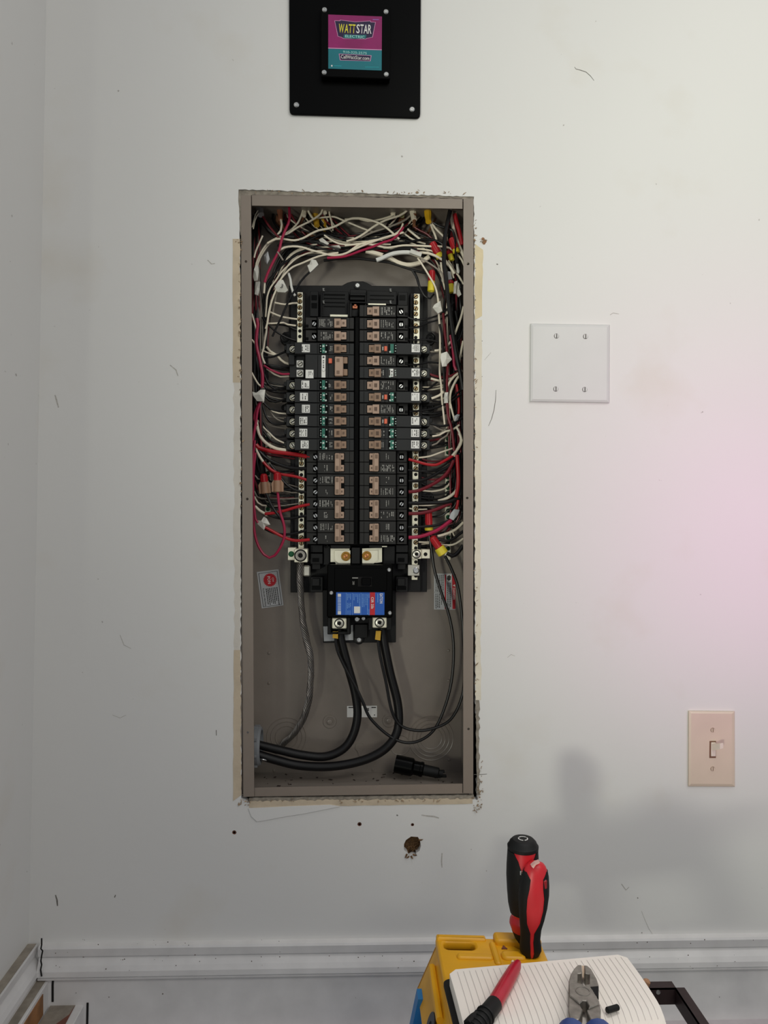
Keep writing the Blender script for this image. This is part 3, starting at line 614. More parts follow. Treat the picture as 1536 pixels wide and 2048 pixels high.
for k, (u, l) in enumerate(((-8, 30), (-4.4, 32), (-1, 28), (2.5, 30), (6, 31), (9.5, 26), (13.5, 34))):
    mb = MB(); random.seed(k)
    v = -2
    while v < -2+l:
        w_ = random.uniform(1.5, 4); mb.prism([P(*lp(*q), YK-.0004) for q in ((u-.9, v), (u+.9, v), (u+.9, v+w_), (u-.9, v+w_))], (0, .0002, 0)); v += w_+.8
    obj('fine_print', mb, PRINT, l1)
l2 = label_plate('sticker', [(868, 1147), (911, 1147), (911.5, 1219.5), (868, 1219)], YK, STICKG); l2['label'] = 'danger sticker with red bands'
ldec([(904, 1148), (911, 1148), (911, 1218), (905, 1218)], REDL, l2, YK-.0003); ldec([(889.5, 1149), (892, 1149), (892, 1218), (889.5, 1218)], REDL, l2, YK-.0003)
ldec([(893, 1149), (903, 1149), (903, 1163), (893, 1163)], STICK, l2, YK-.0003)
ldec([(895, 1152), (899, 1150), (902, 1153), (901, 1160), (897, 1162), (894, 1158)], PRINT, l2, YK-.0005)
text('lettering', 'DANGER', 907.8, 1188, 4.2, YK-.0004, WHTP, l2, 90, 24, bold=.01)
ldec([(905.6, 1171), (910, 1168.5), (910, 1173.5)], WHTP, l2, YK-.0004)
for k, (x, y0, y1) in enumerate(((872, 1150, 1182), (875.5, 1150, 1180), (879, 1150, 1182), (882.5, 1150, 1178), (886, 1150, 1181), (872, 1187, 1216), (875.5, 1187, 1214), (879, 1187, 1216), (883, 1187, 1210), (895, 1166, 1214), (898, 1166, 1216), (901, 1166, 1212))):
    mb = MB(); random.seed(k+30); v = y0
    while v < y1:
        w_ = random.uniform(1.5, 4.5); pxbox(mb, x-.7, v, x+.7, v+w_, YK-.0004, YK-.0001); v += w_+.9
    obj('fine_print', mb, PRINT, l2)
ldec([(869, 1184), (888, 1184), (888, 1184.6), (869, 1184.6)], PRINT, l2, YK-.0003)
l3 = label_plate('sticker', [(694, 1412), (754, 1411.5), (754, 1434.5), (694, 1434.5)], YK, STICK); l3['label'] = 'small white sticker behind the cables'
for x0, x1, y in ((697, 708, 1415), (743, 752, 1415), (730, 738, 1417.5), (730, 738, 1420.5), (748, 750, 1430)):
    mb = MB(); pxbox(mb, x0, y-1, x1, y+1, YK-.0004, YK-.0001); obj('fine_print', mb, PRINT, l3)
label_plate('sticker', [(646.5, 1253), (664, 1252.5), (706, 1250), (706.5, 1280), (648, 1282.5)], .0697, STICKG)['label'] = 'grey sticker under the left main lug'
# grey conduit bushing through the left side
t = thing('conduit_bushing', P(505, 1532, .05), 'grey plastic conduit bushing in the lower left side of the panel', 'conduit fitting')
q = P(486, 1492, .052); mb = MB(); s_ = S(.052); X = q.x
pr = [(30*s_, .002), (39*s_, .002), (40*s_, .004), (40*s_, .010), (36*s_, .011), (36*s_, .016), (40*s_, .017), (40*s_, .0255), (37*s_, .029), (32*s_, .029), (31*s_, .004), (30*s_, .002)]
mb.lathe([(r*.98, h) for r, h in pr], Vector((q.x, q.y, q.z)), (1, 0, 0), 28); obj('ring_body', mb, GREYP, t)
for k in range(8):
    a = k*math.pi/4+.2; mb = MB(); c_ = Vector((q.x+.020, q.y+math.cos(a)*40*s_, q.z+math.sin(a)*40*s_)); mb.bbox(c_-Vector((.004, .002, .002)), c_+Vector((.005, .002, .002)), .0006); obj('lug', mb, GREYP, t)
# broken black connector lying in the bottom
t = thing('cable_connector', P(838, 1555, .06), 'black plastic cable connector lying in the bottom of the panel', 'cable connector')
a0 = P(790, 1527, .064); a1 = P(886, 1548, .05); ax = (a1-a0).normalized(); Ln = (a1-a0).length; s_ = S(.06)
mb = MB(); mb.lathe([(12*s_, 0), (18*s_, .0005), (18*s_, Ln*.36), (14*s_, Ln*.40), (14*s_, Ln*.52), (15*s_, Ln*.53), (15*s_, Ln*.58), (11*s_, Ln*.6)], a0, ax, 18); obj('body', mb, GLOSSB, t)
mb = MB(); mb.lathe([(11*s_, Ln*.58), (10.5*s_, Ln*.9), (7*s_, Ln*.92), (7*s_, Ln)], a0, ax, 14); obj('neck', mb, RUBBER, t)
for dz, l in ((8, .98), (-6, 1.02), (-12, .9)):
    mb = MB(); c_ = a0+ax*(Ln*l)+Vector((0, 0, dz*s_*.6)); mb.bbox(c_-Vector((.006, .003, .0018)), c_+Vector((.004, .003, .0018)), .0005); obj('prong', mb, RUBBER, t)
mb = MB(); random.seed(5)
for i in range(60):
    q = Vector((random.uniform(P(520, 1560, .05).x, P(910, 1560, .05).x), random.uniform(.01, .09), zbm+.0016)); r = random.uniform(.0008, .0026)
    d = Vector((random.uniform(-1, 1), random.uniform(-1, 1), 0)).normalized()*r*random.uniform(1, 3); e = Vector((-d.y, d.x, 0))*random.uniform(.2, .6)
    mb.prism([q, q+d, q+d+e, q+e], (0, 0, r*.5))
tag(obj('debris_crumbs', mb, mat('debris', (70, 60, 54), .9, 0, .5, 200), None), 'scattered dark debris crumbs on the panel floor', 'debris', None, 'stuff')

# ================================================================== BREAKERS
ORDN = ['top', 'second', 'third', 'fourth', 'fifth', 'sixth', 'seventh', 'eighth', 'ninth', 'tenth', 'eleventh', 'twelfth', 'thirteenth', 'fourteenth', 'fifteenth', 'sixteenth']
def qb(mb, x0, x1, dy0, dy1, cy, Y0, Y1, side, bev=.0004):
    """x measured outward from the column's inner end"""
    if side < 0: a, b = 708-x0, 708-x1
    else: a, b = 719+x0, 719+x1
    pxbox(mb, min(a, b), cy+dy0, max(a, b), cy+dy1, Y0, Y1, bev); return mb
def prints(par, x0, x1, cy, h, side, Y, seed, m_=PRINTW):
    rn = random.Random(seed); mb = MB(); x = x0
    while x < x1-1:
        w_ = rn.choice((1.0, 1.2, 1.6, 2.2))
        y = -h
        while y < h:
            l = rn.uniform(1.2, 4.5)
            if rn.random() < .72: qb(mb, x, x+w_*.8, y, min(h, y+l), cy, Y-.00015, Y+.0001, side, 0)
            y += l+.8
        x += w_+rn.choice((1.0, 1.4, 3.2))
    if mb.v: obj('print_marks', mb, m_, par)
def toggle(par, cy, side, m_, tall=9.0, small=7.2, x0=15.5, Yf=.035, seed=0):
    mb = MB(); qb(mb, x0-1, x0+25, -tall-.8, tall+.8, cy, Yf-.0004, Yf+.004, side, 0); obj('toggle_slot', mb, GLOSSB, par)
    def X(u): return 708-u if side < 0 else 719+u
    def seg(u0, u1, d0, d1, hh):   # wedge facet
        Y0, Y1 = Yf-d0, Yf-d1
        a = [P(X(u0), cy-hh, Y0), P(X(u0), cy+hh, Y0), P(X(u1), cy+hh, Y1), P(X(u1), cy-hh, Y1)]
        b = [Vector((q.x, Yf+.003, q.z)) for q in a]; return [a, b]
    mb = MB(); mb.loft(seg(x0, x0+11, .002, .0035, small), smooth=False); mb.loft(seg(x0+11, x0+24, .0065, .0045, tall), smooth=False); hd = obj('toggle_handle', mb, m_, par)
    rn = random.Random(seed); mb = MB()
    for k in range(3): qb(mb, x0+14+k*2.1, x0+15.2+k*2.1, -4, 3.5, cy, Yf-.0066, Yf-.005, side, 0)
    for k in range(2): qb(mb, x0+4+k*2.1, x0+5.2+k*2.1, -2.5, 2.5, cy, Yf-.0033, Yf-.001, side, 0)
    obj('rating_print', mb, mat('handle_print', (96, 76, 62), .6), hd)
def term(par, cy, side, u, Yt=.048, dy=2.2):
    x = 708-u if side < 0 else 719+u
    mb = MB(); pxbox(mb, x-5.2, cy-6.5, x+5.2, cy+8, Yt-.001, Yt+.004, .0004); obj('terminal_recess', mb, GLOSSB, par)
    mb = MB(); slotted(mb, x, cy+dy, 4.3, Yt-.0008, .0025, random.choice((90, 60, 120, 45))); obj('terminal_screw', mb, CHROME, par)
def breaker(cy, side, kind, row, seed):
    sn = 'left' if side < 0 else 'right'; h = 11.4; poles = 2 if kind in ('double', 'gfci') else 1
    if poles == 2: h = 22.8
    what = {'std': 'black single-pole breaker with tan handle', 'afci': 'long black arc-fault breaker with green test window and white sticker', 'afci_red': 'long black breaker with orange test button beside green window',
            'afci_white': 'long black breaker with white test window', 'double': 'black double-pole breaker with tied tan handles', 'gfci': 'long double-width breaker with two bright terminals and orange button'}[kind]
    x = 708-45 if side < 0 else 719+45
    t = thing('circuit_breaker', P(x, cy+h, .05), '%s, %s down the %s column' % (what, ORDN[row], sn), 'breaker', 'circuit breakers in the %s column' % sn)
    if row == 0: t['label'] = '%s, topmost of the %s column' % (what, sn)
    if kind == 'std':
        mb = MB(); qb(mb, 0, 73.5, -h, h, cy, .035, .075, side, .0006); qb(mb, 74.5, 97, -h, h, cy, .047, .078, side, .0006); obj('body', mb, BODY, t)
        mb = MB(); qb(mb, 8.5, 9.2, -h+1, h-1, cy, .0346, .036, side, 0); qb(mb, 72.4, 73.2, -h+1, h-1, cy, .0346, .036, side, 0); obj('moulded_seam', mb, GLOSSB, t)
        toggle(t, cy, side, HANDLE, seed=seed); prints(t, 43, 70, cy, 7.5, side, .035, seed); term(t, cy, side, 79.5 if side < 0 else 83)
        mb = MB(); qb(mb, 91, 97.5, 3, 9, cy, .0465, .05, side, .0004); obj('wire_entry', mb, GLOSSB, t)
    elif kind == 'double':
        mb = MB()
        for d in (-11.6, 11.6):
            qb(mb, 0, 73.5, -11.3, 11.3, cy+d, .035, .075, side, .0006); qb(mb, 74.5, 95, -11.3, 11.3, cy+d, .047, .078, side, .0006)
        obj('body', mb, BODY, t)
        mb = MB(); qb(mb, 8.5, 9.2, -h+1, h-1, cy, .0346, .036, side, 0); qb(mb, 72.4, 73.2, -h+1, h-1, cy, .0346, .036, side, 0); obj('moulded_seam', mb, GLOSSB, t)
        mb = MB(); qb(mb, 19, 39.5, -19, 19, cy, .0346, .036, side, 0); obj('toggle_slot', mb, GLOSSB, t)
        for d in (-11.6, 11.6):
            mb = MB(); qb(mb, 20, 28.5, -6.3, 6.3, cy+d, .031, .037, side, .0006); tg = obj('toggle_handle', mb, HANDLE, t)
            mb = MB(); qb(mb, 23, 25.5, -2, 2, cy+d, .0308, .032, side, 0); obj('rating_print', mb, mat('handle_print', (96, 76, 62), .6), tg)
        mb = MB(); qb(mb, 28.5, 38.5, -18.3, 18.3, cy, .027, .037, side, .001); qb(mb, 26, 29, -18.3, 18.3, cy, .030, .037, side, .0006); tie = obj('handle_tie', mb, HANDLE, t)
        mb = MB()
        for d in (-11.6, 11.6): qb(mb, 31, 36.5, -4.2, 4.2, cy+d, .0268, .028, side, 0)
        obj('rating_print', mb, mat('handle_print2', (128, 104, 86), .6), tie)
        prints(t, 43, 70, cy+(-11.6 if side < 0 else 11.6), 6.5, side, .035, seed); prints(t, 53, 60, cy+(11.6 if side < 0 else -11.6), 6, side, .035, seed+1)
        for d in (-11.6, 11.6): term(t, cy+d, side, 77 if side < 0 else 84, dy=1.2)
    elif kind.startswith('afci'):
        uo = 119 if side < 0 else 124
        mb = MB(); qb(mb, 0, uo, -h, h, cy, .032, .074, side, .0006); qb(mb, uo+.5, uo+17, -9.5, 10.5, cy, .046, .078, side, .0008); qb(mb, uo+13, uo+21, -6, 3, cy, .052, .078, side, .0006); obj('body', mb, BODY2, t)
        mb = MB(); qb(mb, 8.5, 9.2, -h+1, h-1, cy, .0316, .033, side, 0); qb(mb, 50.5, 51.3, -h+1, h-1, cy, .0316, .033, side, 0); qb(mb, 72.8, 73.6, -h+1, h-1, cy, .0316, .033, side, 0); obj('moulded_seam', mb, GLOSSB, t)
        toggle(t, cy, side, HANDLE2, 8.2, 7, 15.5 if side < 0 else 19, .032, seed)
        w0, w1 = (52, 70) if side < 0 else (57.5, 74)
        mb = MB(); qb(mb, w0, w1, -h+2, h-2, cy, .0314, .033, side, 0); win = obj('test_window', mb, GLOSSB if kind == 'afci' else (PRINT if kind == 'afci_white' else GLOSSB), t)
        rn = random.Random(seed)
        if kind == 'afci_white':
            mb = MB(); qb(mb, w0+4, w0+10, -8, 8, cy, .0309, .032, side, 0); obj('window_panel', mb, STICK, win)
            mb = MB(); qb(mb, w0+6, w0+8.5, -4, -1, cy, .0307, .032, side, 0); qb(mb, w0+6, w0+8.5, 2, 6, cy, .0307, .032, side, 0); obj('test_button', mb, PRINT, win)
        else:
            gx = (w0+6, w0+12) if side < 0 else (w0+4, w0+11)
            mb = MB(); qb(mb, *gx, -9, 9, cy, .0309, .032, side, 0); obj('window_panel', mb, GREEN, win)
        mb = MB()
        for dx, dy, r in ((3, -6, 1.4), (9, -4, 2.2), (4, 7, 2.0), (14.5, -5, 1.2), (14.5, 0, 1.2), (14.5, 5, 1.2), (8.5, 4.5, 1.5)):
            if rn.random() < .85:
                xx = w0+dx+rn.uniform(-.6, .6); X_ = 708-xx if side < 0 else 719+xx
                mb.lathe([(r*S(.0305), 0), (0, .0008)], P(X_, cy+dy+rn.uniform(-.8, .8), .0307), (0, -1, 0), 8)
        obj('indicator', mb, mat('pale_led', (206, 222, 214), .3), win)
        if kind == 'afci_red':
            mb = MB(); qb(mb, 49.5, 55.5, -5, 5, cy, .029, .033, side, .0006); obj('test_button', mb, ORANGE, t)
            mb = MB(); qb(mb, 46, 47.5, -3.5, 3.5, cy, .0316, .033, side, 0); obj('print_marks', mb, STICK, t)
        else: prints(t, 43.5, 50, cy, 5, side, .032, seed)
        sx = rn.uniform(-3, 3); s0, s1 = (91+sx, 107+sx) if side < 0 else (104+sx*.5, 120.5+sx*.5)
        mb = MB(); qb(mb, s0, s1, -8, 8, cy-.5, .0315, .0325, side, .0002); sk = obj('sticker', mb, STICK, t); prints(sk, s0+2, s1-1, cy-.5, 6, side, .0314, seed, PRINT)
        x = 708-(122.5 if side < 0 else 0) if side < 0 else 719+128.5
        mb = MB(); pxbox(mb, x-6, cy-6.5, x+6, cy+8.5, .045, .05, .0006); obj('terminal_clamp', mb, GLOSSB, t)
        mb = MB(); mb.ring(P(x, cy+1.5, .0448), (0, -1, 0), 5.6*S(.0445), .0007, 16, 5); obj('clamp_washer', mb, TIN, t); seat(t, x, cy+1.5, 5.2, .0445, DARK)
        mb = MB(); slotted(mb, x, cy+1.5, 4.4, .0434, .0022, rn.choice((45, 60, 120, 30))); obj('terminal_screw', mb, SILV, t)
    elif kind == 'gfci':
        mb = MB(); qb(mb, 0, 98, -23.5, 23.5, cy, .032, .074, side, .0008); qb(mb, 98.5, 131, -23.5, -21, cy, .046, .078, side, .0004); qb(mb, 98.5, 129, -21, 23, cy, .052, .078, side, .0006); qb(mb, 119, 131, -22, -3, cy, .044, .078, side, .0006); obj('body', mb, BODY2, t)
        mb = MB(); qb(mb, 50.5, 51.3, -22, 22, cy, .0316, .033, side, 0); qb(mb, 72, 72.8, -22, 22, cy, .0316, .033, side, 0); obj('moulded_seam', mb, GLOSSB, t)
        for d in (-5, 14):
            mb = MB(); qb(mb, 101, 115, -7, 7, cy+d, .046, .06, side, .0006); lg_ = obj('terminal_block', mb, STICK, t)
            seat(lg_, 600, cy+d, 5.6, .046, SEAT); mb = MB(); slotted(mb, 600, cy+d, 4.6, .0456, .002, 35); obj('terminal_screw', mb, SILV, lg_)
        mb = MB(); qb(mb, 57, 65, -22, 22.5, cy, .0312, .033, side, .0003); win = obj('test_window', mb, STICK, t)
        mb = MB()
        for dy, r in ((-18, 2), (-11, 1.3), (-7, 1.3), (-2, 1.3), (2, 1.5)): mb.lathe([(r*S(.031), 0), (0, .0005)], P(647, cy+dy, .0311), (0, -1, 0), 8)
        obj('indicator', mb, PRINT, win)
        mb = MB(); mb.lathe([(3.4*S(.031), 0), (3*S(.031), .0015), (0, .0015)], P(647.5, cy+7, .0311), (0, -1, 0), 12); obj('test_button', mb, STICK, win)
        mb = MB(); qb(mb, 44, 51, -16, -6, cy, .028, .033, side, .0006); obj('test_button', mb, ORANGE, t)
        mb = MB(); qb(mb, 12, 39.5, -20.5, 20.5, cy, .0316, .033, side, 0); obj('toggle_slot', mb, GLOSSB, t)
        for d in (-12, 12):
            mb = MB(); qb(mb, 13, 21.5, -6.5, 6.5, cy+d, .028, .034, side, .0006); obj('toggle_handle', mb, HANDLE2, t)
        mb = MB(); qb(mb, 21.5, 38.5, -19.5, 19.5, cy, .024, .034, side, .001); tie = obj('handle_tie', mb, HANDLE, t)
        mb = MB()
        for d in (-12, 12): qb(mb, 29, 35, -3.5, 3.5, cy+d, .0238, .025, side, 0)
        obj('rating_print', mb, mat('handle_print2', (128, 104, 86), .6), tie)
        mb = MB(); qb(mb, 81, 97, 7, 24, cy, .0315, .0325, side, .0002); sk = obj('sticker', mb, STICK, t); prints(sk, 83, 95, cy+15, 5, side, .0314, seed, PRINT)
LEFT = [(646, 'std'), (671.5, 'std'), (697, 'afci'), (732.5, 'gfci'), (769.5, 'afci'), (794, 'afci'), (818, 'afci'), (842, 'afci'), (866, 'afci'), (889.5, 'afci'), (924.5, 'double'), (971.5, 'double'), (1018.5, 'double'), (1065.5, 'double')]
RIGHT = [(622, 'std'), (647.5, 'std'), (672, 'std'), (697, 'afci_red'), (721, 'std'), (745.5, 'afci_white'), (770.5, 'std'), (794, 'afci_red'), (818, 'std'), (842.5, 'afci_red'), (866.5, 'afci'), (889.5, 'afci'), (924.5, 'double'), (971.5, 'double'), (1018.5, 'double'), (1065.5, 'double')]
for i, (cy, k) in enumerate(LEFT): breaker(cy, -1, k, i, i+1)
for i, (cy, k) in enumerate(RIGHT): breaker(cy, 1, k, i, i+101)
# main breaker
t = thing('main_breaker', P(718, 1235, .05), 'large black main breaker with blue label below the breaker columns', 'breaker')
mb = MB(); pxbox(mb, 654, 1130, 785.5, 1235, .030, .072, .0015); pxbox(mb, 669, 1136, 774, 1182, .0285, .032, .0008); obj('body', mb, GLOSSB, t)
mb = MB(); pxbox(mb, 655, 1235, 702, 1268, .056, .072, .0006); obj('lug_housing', mb, BLACK, t); mb = MB(); pxbox(mb, 655, 1235, 662, 1268, .040, .072, .0006); pxbox(mb, 694, 1235, 700, 1268, .040, .072, .0006); pxbox(mb, 655, 1263, 700, 1269, .046, .072, .0006); obj('lug_housing', mb, BLACK, t)
mb = MB(); pxbox(mb, 737, 1235, 745, 1260, .040, .072, .0006); obj('lug_housing', mb, BLACK, t); mb = MB(); pxbox(mb, 773, 1235, 783, 1260, .040, .072, .0006); obj('lug_housing', mb, BLACK, t); mb = MB(); pxbox(mb, 709, 1249, 735, 1276, .060, .072, .0006); obj('lug_housing', mb, BLACK, t)
mb = MB(); pxbox(mb, 716, 1154, 743.5, 1173, .0280, .03, 0); obj('toggle_recess', mb, DARK, t)
mb = MB(); pxbox(mb, 723, 1156, 742, 1171, .022, .03, .001); obj('toggle_handle', mb, GLOSSB, t)
mb = MB(); pxbox(mb, 704.5, 1155, 717, 1156.8, .0281, .029, 0); obj('print_marks', mb, PRINTW, t)
text('lettering', '200', 707, 1166, 4, .0283, PRINTW, t, 90, 7)
for x, y in ((778.3, 1139.8), (662.6, 1185.8), (779.8, 1226)): obj('screw', phillips(MB(), x, y, 4.2, .0298), CHROME, t)
mb = MB(); pxbox(mb, 672, 1184.8, 769, 1230, .0282, .03, .0002); lb = obj('label_plate', mb, BLUEL, t, label='blue label')
def ep(x0, y0, x1, y1, m_, Y=.0280, name='printed_shape'):
    mb = MB(); pxbox(mb, x0, y0, x1, y1, Y, Y+.0003); obj(name, mb, m_, lb)
ep(739.7, 1184.8, 750, 1230, REDL)
text('lettering', 'CSR 25k', 744.8, 1206, 5.2, .0278, WHTP, lb, 90, 24, bold=.02)
text('lettering', 'EATON', 762.5, 1197, 6.2, .0278, WHTP, lb, 90, 20, bold=.02)
ep(755, 1187.5, 756.2, 1205, mat('pale_blue', (120, 170, 226), .5))
for x in (692, 704.8, 721.7): ep(x, 1186, x+.6, 1230, mat('pale_blue', (120, 170, 226), .5))
ep(675.5, 1187.5, 682, 1193.5, WHTP); ep(675.5, 1222.5, 682, 1229, WHTP)
y = 1194.5; random.seed(3)
while y < 1221.5:
    h_ = random.uniform(.7, 2.0); ep(675.5, y, 682, y+h_, mat('barcode_pale', (170, 190, 226), .5), name='barcode_bar'); y += h_+.7
mb = MB(); pxbox(mb, 708, 1213, 720.3, 1226.5, .0279, .0284, .0002); obj('sticker', mb, STICK, lb)
random.seed(11); mb = MB()
for x, y0, y1 in ((695, 1188, 1198), (698, 1188, 1196), (701, 1188, 1199), (695, 1206, 1215), (698, 1206, 1213), (701, 1206, 1214), (696, 1221, 1228), (700, 1221, 1228), (708, 1188, 1200), (712, 1188, 1194), (715.5, 1188, 1206), (719, 1188, 1210), (725, 1188, 1214), (728, 1188, 1214), (732, 1188, 1209), (735, 1188, 1228), (738, 1188, 1196), (738, 1219, 1228)):
    v = y0
    while v < y1:
        w_ = random.uniform(1, 3.5); pxbox(mb, x-.6, v, x+.6, v+w_, .0280, .0283); v += w_+.7
obj('fine_print', mb, mat('pale_blue', (120, 170, 226), .5), lb)
for x0, x1, y0, y1, Yl in ((664, 693, 1236, 1257.5, .034), (745, 773.5, 1234.5, 1256, .034)):
    mb = MB(); pxbox(mb, x0, y0, x1, y1, Yl, .06, .0012); lg = obj('terminal_lug', mb, TIN, t); socket((x0+x1)/2, (y0+y1)/2, 9.2, Yl-.0002, lg, SILV)
for x, y, r in ((714, 1238, 6), (727, 1236.5, 5)): obj('screw', phillips(MB(), x, y, r, .060, .003), CHROME, t)
mb = MB(); mb.lathe([(9.5*S(.066), 0), (9.5*S(.066), .003), (7.5*S(.066), .0035)], P(718, 1279, .0695), (0, -1, 0), 18); obj('screw_collar', mb, BLACK, t)
obj('screw', phillips(MB(), 718, 1279, 6.3, .0655, .003), CHROME, t)
# ================================================================== WIRES
def cv(ox, oy, s): return lambda u, v: (ox+u/s, oy+v/s)
C2 = cv(460, 370, 5.908); C3 = cv(700, 370, 5.689); S1 = cv(470, 600, 6.827); S2 = cv(470, 870, 5.688)
S3 = cv(800, 600, 6.829); S4 = cv(800, 870, 5.535); PX = lambda u, v: (u, v)
CN = {'w': 'white', 'k': 'black', 'r': 'red', 'm': 'maroon', 'p': 'magenta red', 'g': 'grey', 'c': 'bare copper', 'b': 'white jacketed', 't': 'brown paper', 'y': 'yellow'}
def path(conv, pts, Y):
    n = len(pts); out = []
    for i, (u, v) in enumerate(pts):
        if isinstance(Y, (tuple, list)):
            t = i/(n-1)*(len(Y)-1); a = int(min(t, len(Y)-2)); y = Y[a]+(Y[a+1]-Y[a])*(t-a)
        else: y = Y
        out.append(P(*conv(u, v), y))
    return out
def wire(label, c, r, Y, conv, pts, group=None, name='wire', k=8, m_=None):
    q = spline(path(conv, pts, Y), .005); mb = MB(); mb.tube(q, r*S(.06), k)
    o = obj(name, mb, m_ or WM[c], None); return tag(o, label, 'wire' if name == 'wire' else 'cable', group)
random.seed(21)
# ---- fill behind: anonymous conductors that share a look
def fill(label, c, group, n, gen, r=1.9):
    for i in range(n):
        pts, Y = gen(i); wire(label, c, r*random.uniform(.85, 1.15), Y, PX, pts, group)
def j(a): return random.uniform(-a, a)
def top_run(i):
    x0, x1 = 520+j(14), 905+j(12); y = 488+j(16)
    xs = random.choice((555, 580, 612, 640, 655, 800, 828, 850)); 
    if xs < 700: pts = [(xs+j(8), 414), (xs+j(10), 440+j(8)), (xs+50+j(20), y-10), (xs+130+j(20), y+j(6)), (800+j(20), y+j(8)), (868+j(10), y+24), (892+j(8), y+80), (896+j(10), 640+j(20)), (898+j(10), 760)]
    else: pts = [(xs+j(8), 418), (xs-14+j(10), 444+j(8)), (xs-60+j(20), y-10), (xs-150+j(20), y+j(6)), (590+j(12), y+20+j(8)), (552+j(8), y+70), (534+j(9), 610+j(20)), (528+j(8), 760)]
    return pts, [.075, .07, .066+j(.01), .066+j(.012), .066+j(.01), .064, .066, .07]
fill('black insulated wire buried deep in the bundle along the top of the panel', 'k', 'black wires in the top bundle', 22, top_run, 2.1)
fill('cream insulated wire buried deep in the bundle along the top of the panel', 'w', 'cream wires in the top bundle', 9, top_run, 1.8)
fill('maroon insulated wire buried deep in the bundle along the top of the panel', 'm', 'maroon wires in the top bundle', 6, top_run, 1.9)
def left_run(i):
    x = 514+j(8); e = 700+random.random()*320
    return [(516+j(8), 430), (513+j(7), 500+j(10)), (x, 600), (x+j(4), 680), (x+2+j(4), e-60), (528+j(8), e), (560, e+14+j(4)), (600, e+12+j(6))], [.08, .07, .06+j(.012), .06+j(.012), .06+j(.012), .066, .072, .074]
fill('black wire in the bundle down the left side of the panel', 'k', 'black wires in the left bundle', 20, left_run, 2.0)
fill('grey wire in the bundle down the left side of the panel', 'g', 'grey wires in the left bundle', 7, left_run, 1.5)
fill('maroon wire in the bundle down the left side of the panel', 'm', 'maroon wires in the left bundle', 4, left_run, 1.9)
def right_run(i):
    x = 908+j(14); e = 720+random.random()*360
    return [(905+j(14), 430), (906+j(12), 500+j(10)), (x, 600), (x+j(5), 700), (x+2+j(5), e-50), (900+j(8), e), (872, e+12+j(4)), (836, e+10+j(6))], [.085, .075, .064+j(.014), .064+j(.014), .066+j(.012), .07, .074, .074]
fill('black wire in the bundle down the right side of the panel', 'k', 'black wires in the right bundle', 20, right_run, 2.0)
fill('cream wire in the bundle down the right side of the panel', 'w', 'cream wires in the right bundle', 6, right_run, 1.6)
fill('maroon wire in the bundle down the right side of the panel', 'm', 'maroon wires in the right bundle', 7, right_run, 2.0)
def top_brown(i):
    xs = random.choice((556, 560, 612, 618, 640, 800, 812, 822, 826, 870)); s = -1 if xs > 720 else 1
    return [(xs+j(5), 413), (xs+j(6), 432), (xs+s*j(14), 455+j(5)), (xs+s*(20+j(14)), 476+j(6)), (xs+s*(50+j(16)), 488+j(6))], [.074, .076, .08, .08, .078]
fill('torn brown kraft paper twist hanging from a cable end at the panel top', 't', 'brown paper twists', 16, top_brown, 2.6)
